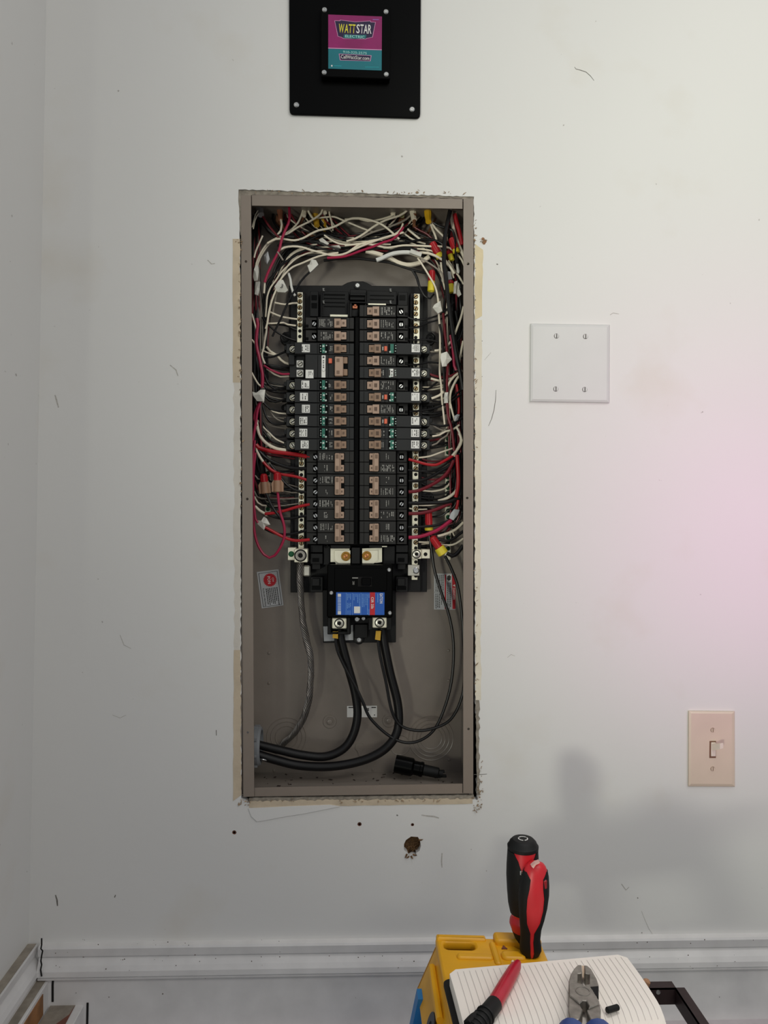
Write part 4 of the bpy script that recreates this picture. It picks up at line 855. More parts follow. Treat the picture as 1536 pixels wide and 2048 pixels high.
# ---- traced: upper left
T = [
 ('cream wire dropping from the third top cable and sweeping left and down', 'w', 1.9, .05, C2, [(1095, 262), (1075, 335), (960, 420), (800, 500), (660, 590), (560, 625), (470, 670), (410, 730), (350, 830), (310, 930), (300, 1010)]),
 ('cream wire from the second top cable curving down the upper left corner', 'w', 1.9, .054, C2, [(870, 262), (850, 340), (800, 450), (720, 530), (640, 585), (540, 640), (460, 700), (400, 780), (350, 870), (320, 960)]),
 ('long cream wire rising rightwards across the top left of the panel', 'w', 2.1, .046, C2, [(2000, 640), (1800, 470), (1600, 402), (1440, 395), (1350, 430), (1260, 480), (1160, 515), (1050, 535), (960, 575), (860, 630), (760, 655), (640, 640), (540, 640), (440, 690)]),
 ('cream wire sagging in a wave below the top bundle', 'w', 2.1, .042, C2, [(2050, 560), (1800, 630), (1536, 730), (1450, 770), (1330, 820), (1200, 830), (1080, 800), (960, 770), (850, 735), (740, 725), (640, 740), (570, 780)]),
 ('cream wire bowing under the folded white tag at top centre left', 'w', 1.9, .05, C2, [(1900, 700), (1536, 700), (1400, 705), (1280, 690), (1180, 640), (1115, 590)]),
 ('cream wire running beside the sagging wave near the top centre', 'w', 1.7, .056, C2, [(1800, 660), (1500, 672), (1380, 680), (1250, 655), (1180, 620)]),
 ('cream wire arcing from top bundle to the left side, upper of the pair', 'w', 1.7, .048, C2, [(1240, 770), (1120, 775), (1000, 785), (880, 820), (780, 870), (680, 960), (600, 1040), (540, 1130), (480, 1210), (440, 1320), (430, 1440), (420, 1560)]),
 ('cream wire arcing from top bundle to the left side, lower of the pair', 'w', 1.9, .042, C2, [(1280, 800), (1100, 830), (1000, 860), (860, 920), (740, 970), (660, 1040), (590, 1130), (540, 1250), (500, 1350), (460, 1500), (440, 1640), (420, 1700)]),
 ('magenta red wire slanting down from the top left corner', 'p', 2.6, .038, C2, [(700, 262), (700, 420), (650, 540), (610, 650), (580, 770), (530, 870), (480, 970), (440, 1060), (410, 1150)]),
 ('cream tip continuing the slanting magenta red wire', 'w', 1.9, .040, C2, [(412, 1140), (408, 1200), (402, 1280)]),
 ('maroon wire entering through the far left top cable', 'm', 2.2, .048, C2, [(380, 360), (450, 470), (540, 580), (600, 650)]),
 ('thick black wire leaving the upper left corner rightwards', 'k', 4.5, .052, C2, [(310, 320), (345, 370), (420, 480), (500, 560), (580, 600), (760, 610)]),
 ('second thick black wire in the upper left corner', 'k', 4.0, .056, C2, [(330, 330), (400, 450), (470, 550), (560, 620), (700, 640)]),
 ('white stripe wire at the far left top corner, left of pair', 'w', 1.2, .042, C2, [(330, 300), (300, 350), (280, 430), (262, 500)]),
 ('white stripe wire at the far left top corner, right of pair', 'w', 1.2, .042, C2, [(350, 320), (320, 360), (295, 420), (275, 520)]),
 ('short vertical cream wire under the top lip left of centre', 'w', 1.8, .058, C2, [(1170, 262), (1175, 340), (1200, 430), (1215, 540)]),
 ('cream wire crossing highest at top centre', 'w', 1.8, .06, C2, [(1030, 390), (1140, 380), (1230, 375), (1320, 410), (1440, 460), (1560, 510), (1700, 560)]),
 ('cream wire curling beside the yellow cable clamp at top left', 'w', 2.2, .056, C2, [(920, 262), (930, 320), (960, 370), (985, 400)]),
 ('cream wire diving behind the copper coloured clamp top left', 'w', 2.2, .05, C2, [(600, 400), (612, 470), (600, 540), (560, 590)]),
 ('black wire leading the top bundle, front row', 'k', 2.2, .046, C2, [(560, 720), (640, 700), (760, 702), (950, 722), (1120, 762), (1300, 780), (1560, 770), (1800, 740)]),
 ('black wire diving from the bundle to the left side above the tag', 'k', 2.4, .044, C2, [(1000, 740), (850, 790), (700, 880), (600, 960), (500, 1080), (440, 1160), (400, 1300)]),
 ('black wire rising through the middle of the top bundle', 'k', 2.2, .05, C2, [(580, 700), (800, 690), (960, 640), (1080, 580), (1200, 610), (1300, 640), (1560, 640)]),
 ('thin black wire hanging from the curled white tag to the left', 'k', 2.0, .034, C2, [(950, 1020), (860, 1110), (790, 1210), (720, 1320), (660, 1440), (620, 1536), (560, 1660), (500, 1790)]),
 ('grey wire stub at the left end of the sagging wave', 'g', 1.6, .036, C2, [(560, 790), (590, 830), (615, 870), (628, 890)]),
 ('short cream wire at the left edge above the long white label', 'w', 1.7, .036, C2, [(385, 600), (345, 690), (305, 780), (285, 860)]),
 ('white neutral wire dropping into the top screw of the left bar', 'b', 2.4, .05, C2, [(690, 1040), (715, 1120), (725, 1200), (745, 1270), (770, 1310)]),
 ('grey wire falling beside the left neutral bar', 'g', 2.4, .06, C2, [(560, 1270), (530, 1380), (510, 1480), (500, 1560)]),
 ('dark green wire threading the top bundle', 'k', 1.6, .04, C2, [(820, 660), (920, 660), (1040, 672), (1180, 730), (1290, 770)]),
 # left middle
 ('white neutral wire into the second screw of the left bar', 'w', 1.8, [.05, .055, .06], S1, [(540, 35), (680, 60), (780, 45), (850, 42)]),
 ('white neutral wire into the fourth screw of the left bar', 'w', 1.8, [.05, .055, .06], S1, [(480, 165), (620, 222), (720, 245), (850, 262)]),
 ('white neutral wire into the fifth screw of the left bar', 'w', 1.8, [.05, .055, .06], S1, [(455, 322), (560, 318), (660, 310), (720, 335), (830, 350)]),
 ('black wire swinging to the top left breaker', 'k', 1.9, [.05, .06, .068], S1, [(370, 230), (440, 320), (560, 335), (700, 350), (860, 410), (1040, 360)]),
 ('black wire swinging to the second left breaker', 'k', 1.9, [.05, .06, .066], S1, [(400, 280), (520, 400), (640, 480), (760, 535), (860, 560)]),
 ('magenta red wire running down the left side to the white tape', 'p', 3.1, .036, S1, [(300, 250), (312, 330), (300, 430), (290, 560), (305, 680), (330, 780), (352, 900), (374, 1010), (376, 1120), (368, 1200)]),
 ('cream wire crossing the magenta wire at upper left', 'w', 1.6, .036, S1, [(232, 190), (260, 290), (292, 400), (300, 470)]),
 ('cream wire entering behind the left flange halfway down', 'w', 1.6, .038, S1, [(230, 540), (270, 590), (300, 640)]),
 ('cream wire looping behind the left flange above the white tape', 'w', 1.7, .036, S1, [(228, 990), (270, 1070), (320, 1150), (380, 1200)]),
 ('white wire falling straight down left of the neutral bar', 'w', 2.0, .05, S1, [(500, 0), (470, 160), (440, 300), (425, 450), (405, 560), (390, 660), (365, 740), (390, 830), (410, 870)]),
 ('cream wire swooping towards the third left breaker', 'w', 1.7, .06, S1, [(360, 680), (430, 715), (520, 745), (570, 748), (640, 725)]),
 ('black wire swooping into the third left breaker', 'k', 2.2, [.055, .06], S1, [(370, 775), (480, 782), (580, 752), (690, 705), (760, 700)]),
 ('thick cream wire into the double-width breaker from above', 'w', 2.4, .062, S1, [(430, 640), (480, 700), (580, 760), (625, 815), (680, 855), (745, 875)]),
 ('black wire into the upper terminal of the double-width breaker', 'k', 2.3, .06, S1, [(390, 860), (500, 912), (620, 930), (700, 915), (790, 885)]),
 ('magenta red wire into the lower terminal of the double-width breaker', 'p', 2.2, .054, S1, [(390, 890), (480, 950), (560, 985), (650, 1012), (760, 1008), (850, 990)]),
 ('cream wire just under the magenta terminal wire', 'w', 1.6, .06, S1, [(430, 940), (540, 1015), (620, 1047), (740, 1040)]),
 ('black wire into the fifth left breaker', 'k', 2.2, .06, S1, [(400, 1215), (520, 1232), (610, 1208), (720, 1180)]),
 ('black wire into the sixth left breaker', 'k', 2.2, .06, S1, [(400, 1300), (470, 1375), (550, 1395), (640, 1370), (720, 1350)]),
 ('grey wire beside the wire of the sixth left breaker', 'g', 1.5, .062, S1, [(410, 1320), (460, 1370), (540, 1405), (640, 1385)]),
 ('cream wire sweeping to the seventh left breaker', 'w', 1.6, .06, S1, [(380, 1390), (450, 1470), (520, 1520), (600, 1545), (700, 1552)]),
 ('black wire into the seventh left breaker', 'k', 2.2, .06, S1, [(390, 1400), (480, 1490), (600, 1518), (710, 1512)]),
 ('black wire into the eighth left breaker', 'k', 2.2, .06, S1, [(380, 1450), (430, 1600), (510, 1685), (610, 1700), (720, 1680)]),
 ('grey wire looping to the eighth left breaker', 'g', 1.4, .064, S1, [(480, 1520), (540, 1600), (620, 1650), (700, 1665)]),
 ('black wire into the ninth left breaker', 'k', 2.2, .058, S1, [(320, 1540), (380, 1650), (460, 1790), (540, 1860), (620, 1870), (720, 1850)]),
 ('cream wire slanting across the left ground bar', 'w', 1.6, .056, S1, [(305, 1640), (400, 1750), (470, 1815), (560, 1900), (690, 1960)]),
 ('black wire into the tenth left breaker', 'k', 2.2, .056, S1, [(310, 1660), (400, 1800), (500, 1920), (600, 1965), (720, 1985)]),
 ('grey wire pair member near the tenth left breaker', 'g', 1.4, .06, S1, [(500, 1900), (590, 1950), (690, 2010)]),
 ('thick cream wire curving above the big red wire', 'w', 3.2, .050, S1, [(290, 1640), (310, 1760), (350, 1870), (420, 1950), (500, 2000), (590, 2035), (700, 2050)]),
 ('magenta red wire leaving the white tape downwards', 'p', 2.6, .038, S1, [(350, 1390), (310, 1500), (290, 1640), (270, 1760), (245, 1920), (235, 2060), (215, 2300)]),
 ('second magenta red wire leaving the white tape', 'p', 2.0, .042, S1, [(330, 1400), (280, 1520), (262, 1620), (300, 1720)]),
 # left lower
 ('thick red wire into the first left double-pole breaker', 'r', 4.2, .050, S2, [(240, 110), (270, 145), (330, 165), (430, 190), (560, 205), (700, 222), (850, 252)]),
 ('red wire into the second left double-pole breaker', 'r', 2.8, .050, S2, [(320, 305), (360, 350), (420, 400), (500, 440), (580, 455), (700, 475), (850, 522)]),
 ('cream wire leading to the second double-pole red wire', 'w', 2.6, .051, S2, [(235, 110), (250, 180), (280, 245), (328, 315)]),
 ('thick black wire into the first left double-pole breaker', 'k', 3.4, .052, S2, [(250, 150), (330, 240), (430, 305), (560, 357), (680, 380), (860, 382)]),
 ('black wire into the second left double-pole breaker', 'k', 2.8, .054, S2, [(400, 330), (500, 460), (560, 540), (630, 598), (720, 640), (860, 655)]),
 ('red wire into the third left double-pole breaker', 'r', 3.0, .048, S2, [(340, 898), (450, 885), (560, 862), (700, 820), (850, 788)]),
 ('cream wire leading to the third double-pole red wire', 'w', 2.6, .049, S2, [(228, 810), (280, 860), (348, 898)]),
 ('black wire into the third left double-pole breaker', 'k', 2.6, .05, S2, [(370, 905), (480, 942), (600, 952), (720, 935), (860, 908)]),
 ('red wire into the lowest left double-pole breaker', 'r', 3.0, .046, S2, [(320, 1038), (420, 1090), (500, 1135), (600, 1180), (700, 1202), (850, 1190)]),
 ('black wire into the lowest left double-pole breaker', 'k', 2.6, .05, S2, [(320, 1055), (430, 1110), (540, 1132), (680, 1120), (860, 1072)]),
 ('magenta wire looping from the right tan wire nut round the lower left', 'p', 2.6, .044, S2, [(485, 640), (495, 740), (505, 830), (520, 900), (550, 990), (566, 1090), (552, 1200), (510, 1290), (450, 1372), (390, 1396), (330, 1360), (270, 1270), (230, 1150), (212, 1000), (205, 850), (203, 650), (212, 400), (232, 200)]),
 ('black wire looping from the left tan wire nut', 'k', 2.6, .046, S2, [(350, 650), (400, 770), (460, 870), (530, 960), (560, 1050), (560, 1160), (520, 1270)]),
 ('magenta red wire hugging the left edge of the panel', 'p', 2.2, .034, S2, [(226, 60), (208, 240), (203, 450), (207, 650), (218, 820), (235, 960), (262, 1000)]),
 ('thin bare wire crossing above the boss to the left neutral bar', 'g', 1.3, .068, S2, [(420, 640), (560, 640), (640, 655), (730, 655)]),
 ('thin bare wire crossing the boss to the left neutral bar', 'g', 1.3, .068, S2, [(400, 722), (560, 728), (730, 718)]),
 ('thin bare wire below the boss to the left neutral bar', 'g', 1.3, .068, S2, [(430, 812), (560, 802), (730, 778)]),
 ('thin copper wire to the left neutral bar beside the right tan nut', 'g', 1.2, .068, S2, [(540, 560), (620, 566), (700, 590), (740, 600)]),
 ('cream wire into the lowest screws of the left ground bar', 'w', 1.7, .06, S2, [(222, 700), (260, 770), (310, 800), (360, 805)]),
 ('grey wire into the lower left ground bar', 'g', 1.7, .06, S2, [(220, 640), (250, 700), (300, 722), (400, 722)]),
 ('grey wire into the middle of the left ground bar', 'g', 1.5, .06, S2, [(230, 460), (260, 500), (310, 512), (370, 500)]),
 # upper right
 ('cream wire dipping below the top lip right of centre', 'w', 1.9, .056, C3, [(-60, 392), (0, 388), (100, 385), (200, 410), (300, 402), (420, 370), (500, 335), (530, 270)]),
 ('long cream wire climbing to the fourth top cable', 'w', 2.1, .048, C3, [(-40, 640), (60, 610), (150, 560), (260, 480), (400, 402), (560, 350), (620, 315), (668, 270)]),
 ('grey cream wire climbing just below the long cream wire', 'g', 2.0, .052, C3, [(0, 650), (120, 600), (250, 540), (400, 492), (540, 440), (640, 390), (685, 350)]),
 ('cream wire ending in the magenta sleeve right of centre', 'w', 2.0, .044, C3, [(-60, 790), (0, 750), (100, 682), (220, 640), (380, 610), (500, 568), (580, 500), (603, 440)]),
 ('magenta red wire crossing the top bundle right of centre', 'p', 2.4, .042, C3, [(-260, 830), (-100, 820), (0, 795), (120, 750), (260, 702), (380, 652), (480, 620), (560, 550), (608, 480)]),
 ('cream wire running level across the right top to the corner', 'w', 2.0, .044, C3, [(-60, 690), (150, 668), (300, 690), (430, 712), (600, 688), (760, 690), (900, 697), (1060, 700), (1130, 715), (1200, 760)]),
 ('second level cream wire below the first at upper right', 'w', 1.8, .048, C3, [(380, 715), (500, 722), (700, 722), (850, 735), (960, 760), (1060, 830), (1140, 930), (1180, 1060)]),
 ('stout white cable in the white label at upper right', 'b', 4.2, .040, C3, [(300, 856), (350, 838), (420, 806), (500, 778), (600, 766), (700, 770), (800, 790)]),
 ('stout cream cable sagging lowest at upper right', 'w', 4.6, .050, C3, [(180, 750), (320, 785), (460, 835), (540, 880), (640, 908), (740, 900), (820, 870), (900, 815)]),
 ('cream wire leaving the white label to the right', 'w', 2.6, .042, C3, [(790, 770), (880, 775), (970, 805), (1050, 850), (1130, 920), (1190, 1010)]),
 ('thin cream wire falling from the white label past the upper wire nut', 'w', 1.8, .038, C3, [(770, 830), (830, 920), (910, 1050), (970, 1160), (998, 1280), (1010, 1420)]),
 ('grey wire beside the thin cream falling wire', 'g', 1.7, .042, C3, [(800, 830), (900, 890), (1000, 960), (1050, 1010), (1075, 1110)]),
 ('white wire dropping at the right of the upper wire nut', 'w', 2.2, .046, C3, [(1035, 880), (1045, 980), (1060, 1090), (1085, 1190)]),
 ('thin black looped wire below the right end of the bundle', 'k', 1.9, .050, C3, [(690, 950), (750, 1040), (790, 1160), (850, 1260), (915, 1292), (955, 1240)]),
 ('thin black second strand of the right loop', 'k', 1.5, .052, C3, [(720, 960), (770, 1060), (800, 1170), (850, 1255)]),
 ('black wire along the bottom edge of the top bundle', 'k', 2.6, .050, C3, [(-300, 860), (-150, 840), (0, 832), (150, 842), (300, 862), (450, 882), (600, 930), (700, 962), (800, 990), (900, 1000)]),
 ('black wire humping above the stout white cable', 'k', 2.8, .046, C3, [(380, 800), (450, 760), (520, 732), (640, 722), (760, 735)]),
 ('thick black wire descending the right side in front', 'k', 4.2, .026, C3, [(1140, 290), (1115, 400), (1085, 560), (1072, 750), (1070, 900), (1090, 1050), (1105, 1200), (1115, 1300), (1140, 1480), (1175, 1720), (1215, 1950), (1265, 2200), (1285, 2330)]),
 ('black wire looping over at the upper right corner', 'k', 2.4, .036, C3, [(950, 430), (1020, 470), (1100, 490), (1160, 512), (1190, 590), (1198, 700), (1205, 800), (1212, 900)]),
 ('stout cream wire at the right end under the top lip', 'w', 3.4, .046, C3, [(1155, 300), (1165, 440), (1195, 560), (1235, 680), (1285, 790), (1330, 900)]),
 ('thick red wire in the top right corner', 'r', 4.2, .044, C3, [(1190, 330), (1215, 430), (1245, 540), (1275, 680)]),
 ('cream wire falling from the yellow cable jacket', 'w', 2.2, .052, C3, [(905, 400), (935, 490), (975, 590), (985, 640)]),
 ('second cream wire from the yellow cable jacket', 'w', 2.2, .052, C3, [(915, 400), (970, 490), (1040, 560), (1080, 600)]),
 ('black wire fanning right of the torn white cable end', 'k', 2.0, .06, C3, [(650, 490), (740, 540), (840, 580), (950, 630), (1040, 700), (1070, 760)]),
 ('brown wire fanning right of the torn white cable end', 'm', 2.0, .062, C3, [(720, 470), (800, 520), (880, 560), (960, 640)]),
 ('cream wire fanning right below the torn white cable end', 'w', 1.8, .06, C3, [(610, 545), (680, 600), (760, 640), (860, 670)]),
 ('cream wire with a bent tip below the torn white cable end', 'w', 2.2, .058, C3, [(655, 500), (720, 555), (800, 620)]),
 ('black wire crossing level under the fanned wires', 'k', 2.4, .05, C3, [(300, 640), (450, 660), (640, 650), (800, 625), (900, 618), (1000, 640), (1070, 690)]),
 ('cream wire behind the flange in the right upper bundle', 'w', 2.0, .050, C3, [(1120, 860), (1180, 960), (1240, 1040), (1290, 1130)]),
 ('cream wire at the far right edge curving out of view', 'w', 2.0, .046, C3, [(1220, 790), (1270, 850), (1300, 920)]),
 # right middle
 ('black wire to the top right breaker', 'k', 1.9, [.055, .05, .045], S3, [(110, 235), (200, 265), (330, 265), (440, 238), (560, 190), (660, 110), (740, 30)]),
 ('black wire to the second right breaker', 'k', 1.9, [.055, .05, .045], S3, [(120, 380), (240, 370), (380, 310), (480, 285), (580, 250), (680, 180)]),
 ('black wire to the third right breaker', 'k', 1.9, [.055, .05, .05], S3, [(110, 545), (260, 545), (360, 540), (480, 562), (570, 595)]),
 ('cream wire arcing up from the fourth right breaker', 'w', 2.2, .050, S3, [(470, 692), (560, 678), (640, 625), (700, 560), (712, 500)]),
 ('grey wire under the arc at the fourth right breaker', 'g', 1.9, .054, S3, [(405, 706), (520, 706), (620, 680), (720, 635)]),
 ('black wire to the fifth right breaker', 'k', 2.0, .050, S3, [(110, 882), (260, 880), (380, 850), (520, 860), (640, 855), (750, 820), (850, 790)]),
 ('maroon wire to the sixth right breaker', 'm', 2.2, .050, S3, [(405, 1012), (500, 1042), (600, 1055), (700, 1032), (790, 985)]),
 ('cream wire below the maroon wire at the sixth right breaker', 'w', 2.4, .052, S3, [(420, 1072), (540, 1102), (640, 1092), (710, 1068), (800, 980)]),
 ('black wire to the seventh right breaker', 'k', 2.0, .054, S3, [(290, 1250), (400, 1205), (470, 1152), (530, 1100), (580, 1000)]),
 ('long cream wire rising from the eighth right breaker', 'w', 2.4, .046, S3, [(430, 1345), (540, 1300), (620, 1220), (690, 1100), (740, 1040), (850, 965)]),
 ('cream wire hooking up right of the small white label', 'w', 2.4, .044, S3, [(690, 1480), (680, 1370), (688, 1280), (718, 1190), (780, 1070), (830, 1010)]),
 ('black wire to the eighth right breaker', 'k', 2.0, .048, S3, [(410, 1358), (520, 1386), (640, 1375), (740, 1312), (840, 1210)]),
 ('black wire to the ninth right breaker', 'k', 2.0, .046, S3, [(130, 1522), (280, 1512), (420, 1490), (560, 1450), (700, 1385), (840, 1280)]),
 ('black wire to the tenth right breaker', 'k', 2.2, .046, S3, [(405, 1685), (500, 1712), (600, 1720), (720, 1690), (860, 1600)]),
 ('cream wire to the eleventh right breaker', 'w', 2.0, .048, S3, [(440, 1862), (540, 1842), (620, 1795), (720, 1770), (810, 1705)]),
 ('grey wire from the tenth right breaker', 'g', 1.7, .054, S3, [(425, 1690), (500, 1745), (600, 1785), (680, 1790)]),
 ('grey wire to the twelfth right breaker', 'g', 1.8, .054, S3, [(420, 1990), (500, 1960), (560, 1900), (640, 1850), (670, 1790)]),
 ('black wire to the twelfth right breaker', 'k', 2.0, .056, S3, [(420, 1980), (520, 1940), (580, 1880), (620, 1800)]),
 ('cream wire standing at the left of the right bundle', 'w', 2.0, .046, S3, [(525, -20), (530, 200), (545, 400), (547, 600), (545, 800), (542, 1000), (560, 1150), (572, 1350), (590, 1520), (610, 1700)]),
 ('cream wire crossing behind the right flange, upper', 'w', 2.2, .034, S3, [(868, 90), (832, 240), (782, 375), (748, 470)]),
 ('cream wire crossing behind the right flange, lower', 'w', 2.2, .036, S3, [(862, 560), (835, 700), (812, 830), (795, 960)]),
 ('magenta red wire standing in the right bundle', 'p', 2.8, .038, S3, [(690, 480), (715, 620), (730, 750), (742, 900), (768, 960)]),
 ('maroon wire standing left in the right bundle', 'm', 2.6, .044, S3, [(590, 180), (610, 420), (640, 700), (650, 900), (640, 1100), (640, 1280)]),
 ('maroon wire leaving the small white label downwards', 'm', 2.8, .042, S3, [(640, 1400), (660, 1600), (690, 1700), (720, 1850), (740, 2060)]),
 ('red wire deep at the right edge of the bundle', 'r', 2.6, .05, S3, [(770, 1150), (795, 1300), (805, 1450), (800, 1560)]),
 ('cream wire running down to the folded tag at lower right', 'w', 2.0, .042, S3, [(690, 1420), (715, 1530), (750, 1650)]),
 ('cream wire bowing at the right edge near the ground bar', 'w', 2.4, .044, S3, [(775, 1740), (825, 1840), (828, 1940), (780, 2040), (740, 2140)]),
 ('black wire standing in front in the right bundle', 'k', 2.6, .04, S3, [(760, 150), (790, 350), (775, 560), (790, 760), (830, 900)]),
 ('second black wire standing in the right bundle', 'k', 2.4, .042, S3, [(540, 330), (580, 520), (590, 800), (600, 1000), (610, 1250)]),
 ('black wire crossing high behind the right flange', 'k', 2.0, .034, S3, [(862, 400), (820, 520), (760, 590)]),
 # right lower
 ('thin cream wire into the right neutral bar below the arc-fault breakers', 'w', 1.8, [.058, .06], S4, [(205, 252), (330, 235), (450, 192), (580, 148)]),
 ('bright red wire into the first right double-pole breaker', 'r', 2.8, .042, S4, [(95, 268), (200, 297), (300, 325), (400, 330), (480, 292), (585, 228)]),
 ('cream wire continuing the bright red wire upwards', 'w', 2.8, .042, S4, [(578, 232), (650, 140), (682, 60), (655, -20)]),
 ('thin black wire into the first right double-pole breaker', 'k', 1.8, .046, S4, [(90, 388), (220, 402), (350, 395), (480, 340), (600, 240)]),
 ('thick black wire into the second right double-pole breaker', 'k', 3.2, .044, S4, [(95, 510), (220, 505), (330, 470), (450, 402), (560, 332), (630, 240)]),
 ('dark maroon wire into the second right double-pole breaker', 'm', 3.4, .042, S4, [(95, 630), (200, 617), (330, 562), (460, 480), (540, 392), (595, 280)]),
 ('thick black wire into the third right double-pole breaker', 'k', 3.8, .042, S4, [(95, 755), (200, 756), (350, 751), (500, 745), (600, 722), (670, 690)]),
 ('cream wire above the thick black third pole wire', 'w', 3.0, .052, S4, [(420, 732), (520, 700), (600, 642), (660, 570)]),
 ('dark maroon wire into the third right double-pole breaker', 'm', 3.4, .044, S4, [(95, 870), (220, 866), (350, 840), (480, 790), (570, 755)]),
 ('black wire into the lowest right double-pole breaker', 'k', 2.6, .040, S4, [(90, 1020), (250, 1015), (400, 1000), (500, 965), (570, 935)]),
 ('magenta red wire into the lowest right double-pole breaker', 'p', 3.6, .038, S4, [(95, 1135), (220, 1125), (350, 1082), (450, 1030), (570, 940)]),
 ('red wire falling in the lower right, above the tape', 'r', 3.8, .038, S4, [(632, 220), (640, 350), (646, 500), (638, 600), (618, 690)]),
 ('red wire entering the silver tape at lower right', 'r', 2.8, .036, S4, [(645, 720), (635, 780), (618, 840)]),
 ('cream wire low at right above the slanted wire nut', 'w', 2.6, .05, S4, [(415, 1120), (520, 1090), (620, 1042), (700, 965)]),
 ('black wire curving right of the slanted wire nut', 'k', 2.6, .048, S4, [(420, 1160), (520, 1172), (600, 1142), (700, 1065)]),
 ('thin cream wire low at right near the ground bar end', 'w', 2.0, .052, S4, [(440, 1208), (540, 1220), (620, 1200), (700, 1145)]),
 ('thick black wire leaving the slanted wire nut to the right', 'k', 4.0, .046, S4, [(520, 1310), (580, 1340), (640, 1302), (700, 1220)]),
 ('short bare wire into the right neutral bar, upper', 'w', 1.6, .06, S4, [(205, 778), (330, 778), (430, 758)]),
 ('short bare wire into the right neutral bar, middle', 'w', 1.6, .06, S4, [(100, 812), (200, 825), (300, 822)]),
 ('short bare wire into the right neutral bar, lowest', 'w', 1.6, .06, S4, [(205, 1184), (270, 1187), (340, 1182)]),
 ('black wire deep at the right edge, lower', 'k', 3.4, .05, S4, [(660, 200), (680, 420), (672, 640), (660, 760), (690, 860)]),
 ('dark green wire into the right ground bar', 'k', 2.0, .066, S4, [(540, 1010), (580, 1030), (630, 1010), (680, 960)]),
]
for l, c, r, Y, cvt, pts in T: wire(l, c, r, Y, cvt, pts)
# ---- large feeders
wire('thick black feeder cable from the left main lug, curving down left', 'k', 8.6, [.058, .06, .056, .05, .05], PX, [(679, 1258), (683, 1284), (695, 1330), (710, 1385), (715, 1430), (706, 1470), (686, 1498), (650, 1513), (605, 1510), (560, 1500), (506, 1487)], None, 'feeder_cable', 14)
wire('thick black feeder cable from the right main lug, outermost curve', 'k', 8.8, [.058, .058, .05, .045, .046], PX, [(764, 1256), (769, 1290), (780, 1345), (795, 1405), (797, 1450), (786, 1480), (760, 1505), (718, 1523), (660, 1533), (600, 1531), (552, 1520), (506, 1506)], None, 'feeder_cable', 14)
wire('thin black wire from the left main lug looping up to the upper red wire nut', 'k', 3.0, [.05, .045, .05, .06, .06], PX, [(671, 1268), (674, 1298), (690, 1335), (712, 1375), (726, 1405), (741, 1437), (776, 1470), (810, 1485), (842, 1480), (870, 1457), (891, 1410), (904, 1355), (907, 1290), (899, 1235), (881, 1180), (869, 1140), (863, 1100), (858, 1068)])
wire('thin black wire from the right main lug looping up to the slanted wire nut', 'k', 3.0, [.05, .045, .05, .055, .05], PX, [(755, 1270), (760, 1310), (772, 1365), (783, 1420), (800, 1450), (832, 1461), (866, 1457), (900, 1440), (921, 1402), (929, 1355), (926, 1260), (917, 1180), (903, 1138), (890, 1112)])
def yel(label, pts, Y):
    mb = MB(); mb.prism([P(x, y, Y) for x, y in pts], (0, .004, 0)); tag(obj('phase_tape', mb, WM['y'], None), label, 'tape')
yel('yellow tape mark on the left feeder cable', [(665.5, 1263), (676, 1263), (676, 1277.5), (665, 1276)], .046)
yel('yellow tape mark on the right feeder cable', [(752, 1262), (762, 1262), (760.5, 1281), (750, 1279)], .044)
# stranded bare grounding conductor
t = thing('neutral_cable', P(566, 1487, .07), 'bare stranded neutral cable hanging from the left lug in the panel', 'cable')
cpts = spline([P(x, y, Y) for x, y, Y in ((601, 1120, .058), (600, 1150, .058), (602, 1200, .06), (605.5, 1240, .062), (612, 1275, .062), (620, 1310, .06), (622, 1340, .06), (619, 1390, .062), (611, 1425, .066), (600, 1450, .07), (585, 1470, .074), (563, 1490, .08))], .002)
n = len(cpts); fr_ = []
for i in range(n):
    t_ = (cpts[min(i+1, n-1)]-cpts[max(0, i-1)]).normalized(); a_ = t_.cross(Vector((0, 1, 0))).normalized(); fr_.append((a_, t_.cross(a_)))
mb = MB(); mb.tube(cpts, 4.4*S(.06), 8); obj('core', mb, DARK, t)
for s_ in range(10):
    ph = 2*math.pi*s_/10; pts = []
    for i in range(n):
        an = ph-i*.27; rr = (5.5+.5*math.sin(i*.11+s_*.3))*S(.06); pts.append(cpts[i]+fr_[i][0]*math.cos(an)*rr+fr_[i][1]*math.sin(an)*rr)
    mb = MB(); mb.tube(pts, 1.3*S(.06), 6); obj('strand', mb, STRAND, t)
mb = MB(); mb.ring(P(527, 1519, .045), (.2, .3, 1), .007, .0012, 20, 6); tag(obj('steel_ring', mb, CHROME, None), 'small shiny steel ring below the feeder cables', 'ring')
# ---- cable jackets entering from the top
def stub(label, x, y0, y1, r, m_, Y=.06, tilt=0, name='cable_jacket'):
    mb = MB(); pts = spline([P(x, y0, Y), P(x+tilt*.5, (y0+y1)/2, Y), P(x+tilt, y1, Y-.006)], .006); mb.tube(pts, [r*S(Y)*(1 if i < len(pts)-2 else .8) for i in range(len(pts))], 9); tag(obj(name, mb, m_, None), label, 'cable')
GJ = mat('grey_jacket', (150, 150, 150), .5, 0, .1, 50)
stub('grey cable jacket at the top left corner of the panel', 516, 408, 430, 8, GJ, .05, 6)
stub('copper brown cable end beside the magenta wire at top left', 559, 409, 440, 6, mat('brown_jacket', (150, 92, 66), .6, 0, .2, 60), .056, 2)
stub('white cable jacket at top, third from left', 611, 408, 432, 5, WM['w'], .06, -3)
stub('yellow cable jacket low behind the wires at top left', 628, 408, 452, 7, WM['y'], .07, 6)
stub('white cable jacket at top left of centre', 650, 408, 426, 5, WM['w'], .06, 0)
stub('white cable jacket at top right of centre', 784, 412, 430, 6, WM['w'], .062, 2)
